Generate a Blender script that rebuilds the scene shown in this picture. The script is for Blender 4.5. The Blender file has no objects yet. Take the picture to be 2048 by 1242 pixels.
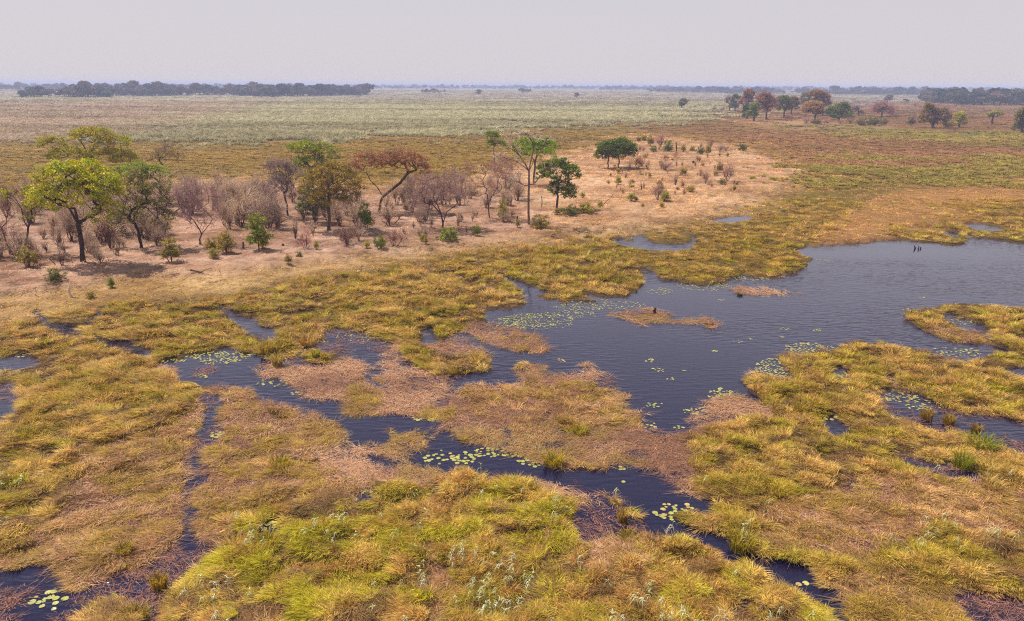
import bpy, math, random
import numpy as np
from mathutils import Vector, Matrix

# ------------------------------------------------------------------ camera, sky, sun, exposure
SC = bpy.context.scene
COL = SC.collection
W0, H0 = 2048, 1242                       # pixel frame of the photograph, used to lay the place out
LENS, PITCH, ROLL, CAMZ = 26.0, 17.0, 0.28, 20.0
FPX = W0 * LENS / 36.0
_p, _r = math.radians(PITCH), math.radians(ROLL)
CF = np.array([0.0, math.cos(_p), -math.sin(_p)])
_r0 = np.array([1.0, 0.0, 0.0]); _u0 = np.cross(_r0, CF)
CR = _r0 * math.cos(_r) + _u0 * math.sin(_r)
CU = np.cross(CR, CF)
CP = np.array([0.0, 0.0, CAMZ])
cam = bpy.data.cameras.new('camera'); camo = bpy.data.objects.new('camera', cam); COL.objects.link(camo)
cam.lens = LENS; cam.sensor_width = 36.0; cam.clip_start = 0.5; cam.clip_end = 40000
m = Matrix.Identity(4)
for i in range(3):
    m[i][0] = CR[i]; m[i][1] = CU[i]; m[i][2] = -CF[i]; m[i][3] = CP[i]
camo.matrix_world = m
SC.camera = camo
SUN_EL, SUN_AZ = math.radians(57), math.radians(-58)      # azimuth from +Y (ahead) towards +X (right)
sd = Vector((math.sin(SUN_AZ) * math.cos(SUN_EL), math.cos(SUN_AZ) * math.cos(SUN_EL), math.sin(SUN_EL)))
sl = bpy.data.lights.new('sun', 'SUN'); slo = bpy.data.objects.new('sun', sl); COL.objects.link(slo)
sl.energy = 4.4; sl.angle = math.radians(0.55); sl.color = (1.0, 0.95, 0.87)
slo.rotation_euler = sd.to_track_quat('Z', 'Y').to_euler(); slo.location = (-60, 60, 120)
wd = bpy.data.worlds.new("World"); SC.world = wd; wd.use_nodes = True
wn, wl = wd.node_tree.nodes, wd.node_tree.links
wn.clear()
sky = wn.new('ShaderNodeTexSky'); sky.sky_type = 'NISHITA'; sky.sun_disc = False
sky.sun_elevation = SUN_EL; sky.sun_rotation = SUN_AZ
sky.altitude = 0; sky.air_density = 1.0; sky.dust_density = 0.5; sky.ozone_density = 1.5
bg = wn.new('ShaderNodeBackground'); bg.inputs['Strength'].default_value = 0.07
wo = wn.new('ShaderNodeOutputWorld')
wl.new(sky.outputs[0], bg.inputs[0])
# the dusty veil of the dry season: thick towards the horizon, thin overhead
tc = wn.new('ShaderNodeTexCoord'); sx = wn.new('ShaderNodeSeparateXYZ'); wl.new(tc.outputs['Generated'], sx.inputs[0])
mr = wn.new('ShaderNodeMapRange'); mr.interpolation_type = 'SMOOTHSTEP'
mr.inputs['From Min'].default_value = 0.0; mr.inputs['From Max'].default_value = 0.85
mr.inputs['To Min'].default_value = 0.95; mr.inputs['To Max'].default_value = 0.25
wl.new(sx.outputs['Z'], mr.inputs['Value'])
veil = wn.new('ShaderNodeBackground'); veil.inputs['Color'].default_value = (0.446, 0.417, 0.445, 1); veil.inputs['Strength'].default_value = 1.0
added_glow = wn.new('ShaderNodeMapRange'); added_glow.interpolation_type = 'SMOOTHSTEP'      # extra sky brightness added above the view, to lighten the water's reflection
added_glow.inputs['From Min'].default_value = 0.10; added_glow.inputs['From Max'].default_value = 0.22
added_glow.inputs['To Min'].default_value = 1.0; added_glow.inputs['To Max'].default_value = 1.40
wl.new(sx.outputs['Z'], added_glow.inputs['Value']); wl.new(added_glow.outputs[0], veil.inputs['Strength'])
mw = wn.new('ShaderNodeMixShader')
wl.new(mr.outputs[0], mw.inputs[0]); wl.new(bg.outputs[0], mw.inputs[1]); wl.new(veil.outputs[0], mw.inputs[2])
wl.new(mw.outputs[0], wo.inputs[0])
SC.view_settings.view_transform = 'Standard'; SC.view_settings.look = 'None'
SC.view_settings.exposure = 0.6; SC.view_settings.gamma = 1.0
SC.view_settings.use_curve_mapping = False
SC.render.engine = 'CYCLES'
cy = SC.cycles
cy.max_bounces = 4; cy.diffuse_bounces = 2; cy.glossy_bounces = 2; cy.transmission_bounces = 2
cy.volume_bounces = 0; cy.transparent_max_bounces = 6; cy.use_denoising = False
cy.sample_clamp_indirect = 3.0; cy.filter_width = 1.15

# ------------------------------------------------------------------ projection and noise helpers
def ray(px, py):
    px = np.asarray(px, float); py = np.asarray(py, float)
    a = (px - W0 / 2) / FPX; b = (H0 / 2 - py) / FPX
    return CF + a[..., None] * CR + b[..., None] * CU

def gp(px, py, z=0.0):
    """the ground point that the photo shows at this pixel"""
    d = ray(px, py); t = (z - CAMZ) / d[..., 2]
    return CP + d * t[..., None]

def at(px, py, Y):
    """the point at this pixel on the upright plane y = Y"""
    d = ray(px, py); t = (Y - CP[1]) / d[..., 1]
    return CP + d * t[..., None]

def to_px(x, y, z=0.0):
    dx, dy, dz = x - CP[0], y - CP[1], z - CP[2]
    zc = np.maximum(dx * CF[0] + dy * CF[1] + dz * CF[2], 4.0)
    return (W0 / 2 + FPX * (dx * CR[0] + dy * CR[1] + dz * CR[2]) / zc,
            H0 / 2 - FPX * (dx * CU[0] + dy * CU[1] + dz * CU[2]) / zc, zc)

def _hash(i, j, s):
    n = (i.astype(np.int64) * 374761393 + j.astype(np.int64) * 668265263 + s * 974634577) & 0x7fffffff
    n = ((n ^ (n >> 13)) * 1274126177) & 0x7fffffff
    n = ((n ^ (n >> 16)) * 2246822519) & 0x7fffffff
    return (n & 0xffff) / 65535.0

def vn(x, y, s=0):
    i, j = np.floor(x), np.floor(y); f, g = x - i, y - j
    f = f * f * (3 - 2 * f); g = g * g * (3 - 2 * g)
    a, b, c, d = _hash(i, j, s), _hash(i + 1, j, s), _hash(i, j + 1, s), _hash(i + 1, j + 1, s)
    return (a * (1 - f) + b * f) * (1 - g) + (c * (1 - f) + d * f) * g

def fbm(x, y, s=0, o=4):
    r, a, t = 0, 1.0, 0
    for k in range(o):
        r = r + a * vn(x, y, s + k * 17); t += a; a *= 0.5; x = x * 2.03 + 7.1; y = y * 2.03 + 3.7
    return r / t

def lin(c, k=1.0):
    c = np.asarray(c, float) / 255.0
    return np.where(c <= 0.04045, c / 12.92, ((c + 0.055) / 1.055) ** 2.4) * k

def sstep(a, b, x):
    t = np.clip((x - a) / (b - a), 0, 1)
    return t * t * (3 - 2 * t)

RNG = np.random.default_rng(7)
# ------------------------------------------------------------------ land cover, traced on the photograph and laid on the ground
WATER, MAT, GRASS, LUSH, BANK, SOIL, DRY, MEADOW, REED, RED, GREEN, TAN, SPARSE, FAR, BROWN, REEDB, PALE = range(17)
TW, TH = W0 // 2, H0 // 2
T = np.full((TH, TW), GRASS, np.uint8)

def poly(t, pts):
    P = np.array(pts, float) / 2.0
    x, y = P[:, 0], P[:, 1]
    y0, y1 = max(0, int(y.min()) - 1), min(TH, int(y.max()) + 2)
    xs = np.arange(TW) + 0.5
    x2, y2 = np.roll(x, -1), np.roll(y, -1)
    for r in range(y0, y1):
        c = r + 0.5
        hit = (y <= c) != (y2 <= c)
        if not hit.any(): continue
        xi = np.sort(x[hit] + (c - y[hit]) / (y2[hit] - y[hit]) * (x2[hit] - x[hit]))
        ins = (np.searchsorted(xi, xs) % 2) == 1
        T[r, ins] = t

poly(FAR, [(0,0),(2049,0),(2049,215),(1400,215),(1100,206),(0,206)])
poly(REED, [(0,198),(1450,205),(1430,225),(1350,238),(1250,245),(1080,252),(980,268),(700,272),(560,288),(400,290),(200,284),(0,290)])
poly(REEDB, [(0,205),(500,205),(520,215),(400,235),(300,262),(220,285),(0,290)])
poly(MEADOW, [(0,282),(200,280),(400,288),(560,286),(700,270),(980,266),(1080,250),(1250,243),(1500,245),(2049,262),(2049,330),(1600,400),(1100,420),(0,420)])
poly(RED, [(1420,200),(2049,205),(2049,262),(1900,262),(1500,250),(1430,228)])
poly(RED, [(1160,203),(1290,207),(1290,213),(1170,211)])
poly(RED, [(1240,252),(1480,250),(1560,268),(1750,275),(2049,300),(2049,335),(1850,322),(1700,348),(1610,342),(1560,303),(1420,277),(1300,272)])
poly(GREEN, [(1600,256),(1800,260),(2049,266),(2049,290),(1900,282),(1700,275),(1560,262)])
poly(DRY, [(1480,240),(1640,243),(1800,254),(1780,261),(1620,256),(1500,248)])
poly(DRY, [(1100,312),(1170,296),(1280,276),(1420,285),(1540,310),(1610,345),(1600,365),(1500,405),(1400,440),(1250,465),(1080,492),(980,505),(930,440),(900,400),(940,360),(1000,345),(1060,328)])
poly(DRY, [(330,372),(480,362),(700,380),(930,375),(950,440),(500,440),(330,420)])
poly(SOIL, [(0,410),(120,412),(330,392),(450,385),(560,388),(700,400),(860,395),(960,385),(1010,405),(1100,430),(1110,455),(1060,480),(930,500),(830,512),(760,522),(640,532),(500,547),(400,560),(280,560),(120,590),(0,610)])
poly(BANK, [(0,602),(60,594),(120,587),(280,556),(400,560),(640,529),(830,508),(1000,492),(1250,462),(1400,438),(1500,403),(1620,372),(1600,400),(1470,445),(1330,465),(1200,480),(1060,502),(950,515),(830,530),(760,545),(600,565),(460,595),(330,605),(240,612),(150,628),(0,662)])
poly(GREEN, [(1330,470),(1470,445),(1560,412),(1640,362),(1750,332),(2049,322),(2049,380),(1900,370),(1750,395),(1660,430),(1600,470),(1645,490),(1600,505),(1640,520),(1570,550),(1450,560),(1330,560),(1240,512),(1200,492)])
poly(TAN, [(1640,472),(1680,430),(1760,400),(1850,375),(1960,365),(2049,368),(2049,405),(1980,420),(1930,450),(1870,466),(1750,482),(1660,490),(1625,496)])
poly(GREEN, [(1930,452),(1990,425),(2049,408),(2049,470),(2000,468)])
# marsh of the foreground
poly(BROWN, [(150,900),(300,880),(390,800),(420,780),(520,786),(660,835),(690,890),(830,905),(860,940),(740,965),(700,990),(560,1012),(430,1085),(330,1190),(200,1190),(0,1140),(0,1090),(60,1080),(140,1000)])
poly(MAT, [(430,772),(500,715),(580,690),(640,680),(700,680),(800,690),(860,690),(920,660),(960,645),(1050,655),(1095,690),(1088,718),(990,702),(985,742),(890,778),(1000,765),(1095,718),(1210,735),(1295,800),(1300,860),(1375,870),(1380,905),(1400,1000),(1355,985),(1250,925),(1110,942),(980,905),(910,872),(820,842),(720,848),(600,805),(520,775)])
poly(MAT, [(640,895),(700,880),(830,890),(880,945),(870,1000),(830,985),(740,970),(690,950),(640,930)])
poly(MAT, [(1380,800),(1440,780),(1520,800),(1560,850),(1480,845),(1400,870),(1375,855)])
poly(MAT, [(1020,950),(1100,965),(1140,972),(1200,982),(1230,1000),(1140,1010),(1080,985),(1010,965)])
poly(LUSH, [(330,1260),(370,1150),(430,1095),(500,1050),(560,1010),(640,1010),(700,1000),(750,970),(820,978),(860,960),(880,948),(940,955),(1010,965),(1100,1005),(1140,1040),(1150,1090),(1250,1085),(1320,1075),(1400,1095),(1480,1125),(1560,1175),(1640,1215),(1660,1260)])
poly(BROWN, [(830,1090),(870,1090),(890,1150),(930,1200),(910,1260),(850,1260),(845,1130)])
poly(BROWN, [(1150,1080),(1260,1075),(1300,1090),(1260,1150),(1170,1160)])
poly(BROWN, [(1560,1000),(1750,960),(2049,980),(2049,1080),(1900,1060),(1800,1090),(1720,1150),(1640,1120),(1500,1090)])
poly(BROWN, [(1650,1160),(1760,1130),(1900,1180),(1900,1260),(1730,1260)])
poly(SPARSE, [(402,790),(450,785),(440,880),(405,900),(410,960),(392,1000),(412,1060),(440,1100),(330,1190),(200,1200),(80,1165),(170,1172),(280,1130),(360,1090),(352,1010),(370,950),(375,910),(395,850)])
poly(SPARSE, [(60,1130),(150,1160),(200,1180),(140,1260),(0,1260),(0,1190)])
poly(SPARSE, [(250,1200),(330,1165),(360,1180),(340,1260),(270,1260)])
poly(SPARSE, [(1135,1010),(1180,1000),(1230,1010),(1270,1040),(1300,1070),(1240,1077),(1180,1082),(1150,1090),(1140,1050)])
poly(SPARSE, [(858,960),(877,960),(882,985),(870,1012),(853,1005)])
poly(SPARSE, [(1770,750),(1800,752),(1815,770),(1810,783),(1850,790),(1890,812),(1930,825),(1960,830),(2000,830),(2060,850),(2060,905),(2010,895),(1980,880),(1950,870),(1910,855),(1880,860),(1850,850),(1820,830),(1790,825),(1750,800),(1745,785),(1780,785),(1800,780),(1795,765)])
poly(SPARSE, [(1775,893),(1800,902),(1840,915),(1900,925),(1960,945),(1995,965),(1985,975),(1930,957),(1860,937),(1810,924),(1780,908)])
poly(SPARSE, [(1678,945),(1705,950),(1717,970),(1700,987),(1685,965)])
poly(SPARSE, [(1900,1185),(1950,1175),(2060,1190),(2060,1260),(1950,1260),(1900,1215)])
poly(SPARSE, [(0,770),(40,760),(45,800),(0,850)])
poly(SPARSE, [(550,690),(620,680),(700,690),(690,720),(640,735),(560,725),(520,735),(505,720)])
poly(SPARSE, [(640,655),(720,660),(790,680),(780,705),(700,700),(650,685)])
poly(SPARSE, [(1240,905),(1300,900),(1310,925),(1260,925)])
lake = [(2060,491),(1990,483),(1945,478),(1935,468),(1928,480),(1925,492),(1890,492),(1850,488),(1830,487),(1800,482),(1770,480),(1740,484),(1710,489),(1640,491),(1620,497),(1597,504),(1615,512),(1640,518),(1630,523),(1612,525),(1622,533),(1608,543),(1590,550),(1566,553),(1572,562),(1540,560),(1500,552),(1475,553),(1460,562),(1430,568),(1400,572),(1370,570),(1335,566),(1320,556),(1300,545),(1285,537),(1266,528),(1276,540),(1290,553),(1294,568),(1275,583),(1262,592),(1256,600),(1190,593),(1135,585),(1110,583),(1080,580),(1062,570),(1030,557),(990,546),(983,549),(1010,561),(1045,576),(1052,587),(1055,610),(1000,622),(960,622),(975,640),(1010,652),(1050,655),(1080,662),(1070,668),(1085,680),(1092,690),(1084,713),(1060,709),(1010,702),(975,690),(968,692),(985,712),(985,728),(972,742),(935,745),(910,755),(885,772),(905,782),(920,785),(950,770),(1000,765),(1025,765),(1040,774),(1060,772),(1035,765),(1025,750),(1035,735),(1042,722),(1060,726),(1080,728),(1095,726),(1103,736),(1092,744),(1085,745),(1090,758),(1100,748),(1150,747),(1190,738),(1207,742),(1206,752),(1222,766),(1213,772),(1240,783),(1272,787),(1287,797),(1278,803),(1255,802),(1250,810),(1288,822),(1290,828),(1272,834),(1295,850),(1312,864),(1330,871),(1350,870),(1372,864),(1378,850),(1372,842),(1382,832),(1400,828),(1425,823),(1412,812),(1402,802),(1420,790),(1424,783),(1450,785),(1490,790),(1520,800),(1515,792),(1490,778),(1487,765),(1488,748),(1510,742),(1540,745),(1580,755),(1560,735),(1550,715),(1600,705),(1640,700),(1680,690),(1680,682),(1720,680),(1800,686),(1850,697),(1880,706),(1915,722),(1945,727),(1935,712),(1960,706),(2000,707),(2030,705),(2015,700),(1990,698),(1950,692),(1915,683),(1880,681),(1868,672),(1850,660),(1830,652),(1812,638),(1803,628),(1805,618),(1830,613),(1870,612),(1890,605),(1960,605),(2060,612)]
poly(WATER, lake)
channel = [(330,722),(375,716),(420,706),(445,698),(480,705),(500,712),(540,700),(570,697),(560,708),(530,720),(505,735),(512,746),(530,757),(560,764),(582,778),(600,790),(614,800),(620,804),(640,797),(675,800),(683,815),(700,830),(714,840),(730,831),(760,832),(800,833),(825,838),(850,845),(862,850),(866,858),(882,866),(912,870),(918,880),(908,886),(960,890),(985,905),(1010,905),(1060,925),(1085,938),(1110,935),(1150,943),(1180,945),(1210,935),(1230,922),(1250,925),(1290,938),(1325,955),(1352,968),(1355,980),(1390,995),(1430,1010),(1440,1030),(1425,1040),(1400,1030),(1370,1018),(1335,1012),(1325,1022),(1360,1040),(1400,1056),(1440,1070),(1468,1085),(1475,1100),(1500,1112),(1530,1117),(1600,1128),(1632,1132),(1648,1155),(1645,1168),(1690,1200),(1705,1225),(1725,1260),(1660,1260),(1650,1210),(1605,1175),(1560,1165),(1515,1130),(1490,1115),(1462,1108),(1440,1097),(1395,1085),(1375,1070),(1340,1065),(1315,1072),(1300,1055),(1285,1035),(1262,1008),(1230,985),(1190,977),(1140,972),(1100,965),(1060,960),(1020,952),(960,946),(930,934),(905,935),(875,928),(858,935),(852,950),(838,945),(835,930),(820,920),(800,932),(772,942),(750,932),(705,917),(655,905),(690,905),(730,912),(770,920),(810,915),(828,905),(832,897),(858,889),(860,883),(838,868),(822,862),(790,862),(778,872),(782,885),(770,890),(740,893),(692,893),(683,870),(681,850),(665,840),(642,832),(610,826),(592,812),(562,802),(540,797),(512,796),(500,790),(505,780),(480,772),(440,775),(400,770),(370,762),(345,750),(330,738)]
poly(WATER, channel)
for q in ([(405,835),(435,800),(430,790),(450,790),(440,830),(425,850),(410,880),(390,878)], [(376,915),(395,910),(404,930),(397,945),(378,942)],
          [(352,1020),(382,1016),(397,1040),(366,1047)], [(370,1055),(402,1048),(412,1065),(400,1088),(380,1097),(342,1097),(355,1083)],
          [(198,1162),(242,1133),(244,1146),(213,1164)], [(0,1140),(20,1138),(60,1131),(68,1147),(110,1160),(155,1188),(142,1200),(128,1207),(100,1225),(92,1260),(42,1260),(35,1210),(60,1195),(55,1180),(0,1190)],
          [(685,705),(720,700),(770,705),(772,720),(765,735),(775,745),(765,750),(740,755),(745,765),(770,775),(755,778),(742,770),(738,755),(725,745),(735,735),(740,725),(715,720)],
          [(845,660),(855,655),(870,658),(876,675),(862,687),(843,690)], [(918,668),(935,672),(950,680),(960,690),(980,702),(962,702),(940,692),(920,682)],
          [(862,802),(885,792),(902,795),(897,811),(870,814)], [(798,786),(842,779),(832,787),(805,790)], [(1008,860),(1030,854),(1027,869),(1010,868)],
          [(725,752),(740,750),(746,761),(728,759)], [(800,725),(835,728),(825,742),(805,740)],
          [(0,722),(30,712),(75,703),(84,712),(74,729),(45,738),(20,731),(0,738)], [(0,803),(37,798),(32,816),(0,838)],
          [(58,619),(75,626),(110,643),(145,653),(167,664),(162,671),(130,662),(95,643),(62,629)], [(176,642),(200,620),(208,618),(187,641),(180,652),(174,650)],
          [(185,673),(215,679),(260,689),(302,694),(312,706),(280,704),(220,693)], [(438,606),(450,613),(482,628),(502,643),(517,653),(547,664),(552,674),(518,671),(488,657),(457,637),(441,621)],
          [(1653,738),(1692,737),(1687,751),(1660,757)], [(1757,785),(1810,788),(1850,795),(1872,815),(1850,827),(1800,815),(1768,806)], [(1940,840),(2000,838),(2060,858),(2060,892),(1990,872)],
          [(1635,836),(1660,831),(1692,845),(1699,867),(1670,870),(1653,856)], [(2000,735),(2030,738),(2060,745),(2060,753),(2015,746)],
          [(1876,630),(1905,631),(1947,647),(1977,654),(1988,674),(1968,673),(1943,661),(1900,643)],
          [(700,987),(747,974),(742,997),(700,1002)], [(518,1047),(557,1034),(568,1061),(538,1067)],
          [(1215,485),(1270,472),(1310,466),(1390,470),(1392,490),(1385,498),(1330,500),(1270,498),(1245,491)],
          [(1420,441),(1455,434),(1500,434),(1510,437),(1480,444),(1450,447)], [(1922,449),(1960,449),(2007,459),(2003,465),(1960,459)], [(1863,461),(1900,465),(1928,470),(1890,472)],
          [(1733,272),(1778,271),(1772,276),(1738,277)], [(1878,274),(1925,268),(2012,272),(1930,277)], [(1092,217),(1137,215),(1132,221),(1098,222)], [(1318,217),(1352,213),(1348,220),(1325,220)],
          [(1378,237),(1402,241),(1400,244),(1380,242)], [(1262,242),(1335,242),(1332,246),(1280,247)], [(1698,207),(1768,207),(1762,212),(1710,212)]):
    poly(WATER, q)
poly(GREEN, [(1280,477),(1298,466),(1382,472),(1386,484),(1340,491),(1300,484)])
poly(GREEN, [(1250,478),(1275,475),(1278,484),(1255,486)])
for q in ([(1200,628),(1250,622),(1290,614),(1310,616),(1347,630),(1330,637),(1350,640),(1395,640),(1410,631),(1442,645),(1447,653),(1415,656),(1380,653),(1330,650),(1290,652),(1262,650),(1230,637),(1165,633)],
          [(1458,578),(1480,569),(1520,574),(1560,576),(1600,582),(1634,589),(1600,593),(1560,589),(1520,592),(1485,594),(1468,589)],
          [(1148,724),(1165,719),(1200,723),(1208,730),(1187,736),(1163,738)], [(1241,742),(1265,741),(1272,747),(1250,750)],
          [(316,735),(350,731),(372,742),(345,753)], [(384,743),(430,734),(442,742),(400,753)], [(408,770),(430,767),(467,774),(450,780),(413,776)],
          [(610,826),(620,819),(640,817),(648,826),(635,833)], [(768,860),(775,852),(801,849),(782,862),(820,862),(840,868),(861,885),(850,893),(830,899),(800,892),(780,881),(774,868)],
          [(1238,925),(1262,922),(1285,932),(1280,938),(1255,936)]):
    poly(MAT, q)
for q in ([(800,700),(830,689),(870,703),(900,714),(960,715),(982,730),(950,746),(880,752),(838,737)], [(1118,846),(1160,839),(1192,855),(1170,869),(1128,866)], [(600,703),(640,698),(682,715),(660,726),(618,719)],
          [(503,680),(545,670),(592,690),(582,716),(540,718),(503,706)], [(760,655),(830,650),(850,672),(820,690),(770,680)], [(1070,588),(1110,580),(1195,598),(1190,607),(1120,606),(1078,600)]):
    poly(GRASS, q)
for q in ([(922,775),(960,763),(1010,770),(1072,790),(1102,830),(1060,862),(980,852),(928,822)], [(1100,790),(1180,800),(1270,815),(1280,835),(1210,850),(1120,845)], [(1850,662),(1900,650),(1960,663),(2002,690),(1995,698),(1950,691),(1900,683),(1872,675)],
          [(870,880),(940,870),(1000,870),(950,885),(930,880)]):
    poly(BROWN, q)

# the banks end in soft, sunken ground: open the channels a little towards the near bank
for _k in range(1, 5):
    _up = np.zeros_like(T, bool); _up[_k:] = (T == WATER)[:-_k] if _k == 1 else _w0[:-_k]
    if _k == 1: _w0 = (T == WATER).copy()
    _rows = np.arange(TH)[:, None] > (300, 400, 460, 520)[_k - 1]
    T[_up & _rows & np.isin(T, (GRASS, LUSH, BROWN))] = WATER
_s0 = (T == SPARSE)
for _k in range(1, 5):
    _up = np.zeros_like(T, bool); _up[_k:] = _s0[:-_k]
    T[_up & (np.arange(TH)[:, None] > 380) & np.isin(T, (GRASS, LUSH, BROWN))] = SPARSE

def blur(A, n):
    A = A.astype(np.float32)
    for _ in range(2):
        for ax in (0, 1):
            k = 2 * n + 1
            pad = [(0, 0), (0, 0)]; pad[ax] = (n + 1, n)
            c = np.cumsum(np.pad(A, pad, mode='edge'), axis=ax)
            A = (np.take(c, range(k, c.shape[ax]), axis=ax) - np.take(c, range(0, c.shape[ax] - k), axis=ax)) / k
    return A

HT = np.array([-0.42, 0.035, 0.10, 0.11, 0.32, 0.75, 0.8, 0.3, 0.25, 0.3, 0.2, 0.35, -0.10, 0.2, 0.08, 0.25, 0.2], np.float32)
HUM = np.array([0.05, 0.05, 0.46, 0.50, 0.12, 0.12, 0.15, 0.25, 0.4, 0.15, 0.35, 0.12, 0.10, 0.3, 0.25, 0.4, 0.3], np.float32)
HR, UR, WB = blur(HT[T], 1), blur(HUM[T], 1), blur(T == WATER, 2)
MR = blur(T == MAT, 1)
WB2 = blur((T == WATER) | (T == SPARSE), 9)

def warp(x, y):
    d = np.sqrt(x * x + y * y)
    a = 0.35 + np.minimum(d, 400) * 0.006
    k = 1.1 / (0.6 + np.minimum(d, 400) * 0.012)
    return (x + a * (fbm(x * k, y * k, 3, 3) - 0.5) * 2.0, y + a * (fbm(x * k, y * k, 9, 3) - 0.5) * 2.6)

def rc(x, y):
    px, py, zc = to_px(*warp(x, y))
    return np.clip(px / 2 - 0.5, 0, TW - 1.001), np.clip(py / 2 - 0.5, 0, TH - 1.001)

def bil(A, c, r):
    i, j = r.astype(int), c.astype(int); f, g = r - i, c - j
    return (A[i, j] * (1 - g) + A[i, j + 1] * g) * (1 - f) + (A[i + 1, j] * (1 - g) + A[i + 1, j + 1] * g) * f

def cover(x, y):
    c, r = rc(x, y)
    t = T[np.round(r).astype(int), np.round(c).astype(int)]
    if np.size(x) and np.min(y) < 140:                 # the mats are torn: wet gaps, and greener humps rooted on them
        n = holes(x, y); m = (t == MAT) & (np.asarray(y) < 140)
        t = np.where(m & (n < 0.385), SPARSE, np.where(m & (fbm(x * 0.16 + 5, y * 0.22, 153, 3) > 0.60), BROWN, t)).astype(np.uint8)
    return t

def holes(x, y):
    return 0.6 * fbm(x * 0.55, y * 0.80, 151, 3) + 0.4 * fbm(x * 1.6, y * 2.2, 157, 2)

def height(x, y):
    c, r = rc(x, y)
    h, u = bil(HR, c, r), bil(UR, c, r)
    n = fbm(x * 0.45, y * 0.62, 21, 3)
    k = sstep(0.42, 0.62, n)                       # tussocky shelves with steps between them
    u = u * (1 - 0.85 * np.clip(bil(WB2, c, r) * 3.0, 0, 1))
    k = 0.65 * k + 0.35 * sstep(0.40, 0.66, fbm(x * 1.05, y * 1.3, 33, 2)) 
    h = h - 0.16 * bil(MR, c, r) * sstep(0.43, 0.37, holes(x, y)) * (y < 140)
    return h + u * (k - 0.30) + 0.06 * (fbm(x * 1.7, y * 1.7, 5, 2) - 0.5) * (1 + 2 * u)

def wet(x, y):
    return bil(WB, *rc(x, y))

def soft_cover(x, y, r):
    """land cover with ragged, interfingering borders"""
    k = np.clip((y - 70) / 60, 0, 1)
    a = fbm(x * 0.05, y * 0.06, 161, 3) - 0.5; b = fbm(x * 0.05, y * 0.06, 163, 3) - 0.5
    return cover(x + (r.normal(0, 0.022, len(x)) + 0.24 * a) * y * k, y + (r.normal(0, 0.055, len(x)) + 0.40 * b) * y * k)

def shore(x, y):
    return np.clip(bil(WB2, *rc(x, y)) * 3.0, 0, 1)
# ------------------------------------------------------------------ materials
def newmat(name):
    m = bpy.data.materials.new(name); m.use_nodes = True
    n = m.node_tree.nodes; n.clear()
    return m, n, m.node_tree.links, n.new('ShaderNodeOutputMaterial')

def mul_noise(n, l, src, scale, lo, hi, detail=4, vec=None):
    """src colour times a procedural mottling between lo and hi"""
    t = n.new('ShaderNodeTexNoise'); t.inputs['Scale'].default_value = scale; t.inputs['Detail'].default_value = detail
    if vec is not None: l.new(vec, t.inputs['Vector'])
    r = n.new('ShaderNodeMapRange'); r.inputs['From Min'].default_value = 0.3; r.inputs['From Max'].default_value = 0.7
    r.inputs['To Min'].default_value = lo; r.inputs['To Max'].default_value = hi
    l.new(t.outputs[0], r.inputs['Value'])
    v = n.new('ShaderNodeVectorMath'); v.operation = 'SCALE'
    l.new(src, v.inputs[0]); l.new(r.outputs[0], v.inputs['Scale'])
    return v.outputs[0]

def plant_mat(name, attr, kind, trans, var=None, rough=0.6, spec=0.12):
    """thin plant matter: the colour comes from an attribute or from the object, varied leaf by leaf"""
    m, n, l, o = newmat(name)
    if kind == 'OBJECT':
        s = n.new('ShaderNodeObjectInfo').outputs['Color']
    else:
        a = n.new('ShaderNodeAttribute'); a.attribute_type = kind; a.attribute_name = attr; s = a.outputs['Color']
    if var:
        va = n.new('ShaderNodeAttribute'); va.attribute_type = 'GEOMETRY'; va.attribute_name = var
        mx = n.new('ShaderNodeMix'); mx.data_type = 'RGBA'; mx.blend_type = 'MULTIPLY'; mx.inputs['Factor'].default_value = 1
        l.new(s, mx.inputs['A']); l.new(va.outputs['Color'], mx.inputs['B']); s = mx.outputs['Result']
    p = n.new('ShaderNodeBsdfPrincipled'); p.inputs['Roughness'].default_value = rough
    p.inputs['Specular IOR Level'].default_value = spec
    l.new(s, p.inputs['Base Color'])
    if trans > 0:
        t = n.new('ShaderNodeBsdfTranslucent'); l.new(s, t.inputs['Color'])
        x = n.new('ShaderNodeMixShader'); x.inputs[0].default_value = trans
        l.new(p.outputs[0], x.inputs[1]); l.new(t.outputs[0], x.inputs[2]); l.new(x.outputs[0], o.inputs['Surface'])
    else:
        l.new(p.outputs[0], o.inputs['Surface'])
    return m

M_GRASS = plant_mat('grass_blades', 'Col', 'INSTANCER', 0.28, 'v')
M_REED = plant_mat('reed_leaves', 'Col', 'INSTANCER', 0.15, 'v', 0.38, 0.4)
M_LEAF = plant_mat('tree_leaves', '', 'OBJECT', 0.40, 'v', 0.5, 0.25)
M_TWIG = plant_mat('bare_twigs', '', 'OBJECT', 0.15, None, 0.8, 0.1)
M_FARLEAF = plant_mat('far_leaves', 'Col', 'INSTANCER', 0.25, 'v')
M_PAD = plant_mat('lily_leaf', '', 'OBJECT', 0.1, None, 0.28, 0.5)
M_PADS = plant_mat('lily_leaves', 'Col', 'INSTANCER', 0.1, None, 0.28, 0.5)

def bark_mat():
    m, n, l, o = newmat('bark')
    s = n.new('ShaderNodeObjectInfo').outputs['Color']
    g = n.new('ShaderNodeNewGeometry')
    mp = n.new('ShaderNodeMapping'); mp.inputs['Scale'].default_value = (5, 5, 1.2); l.new(g.outputs['Position'], mp.inputs['Vector'])
    s = mul_noise(n, l, s, 1.0, 0.55, 1.35, 6, mp.outputs[0])
    p = n.new('ShaderNodeBsdfPrincipled'); p.inputs['Roughness'].default_value = 0.9; p.inputs['Specular IOR Level'].default_value = 0.1
    l.new(s, p.inputs['Base Color']); l.new(p.outputs[0], o.inputs['Surface'])
    return m
M_BARK = bark_mat()

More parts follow.
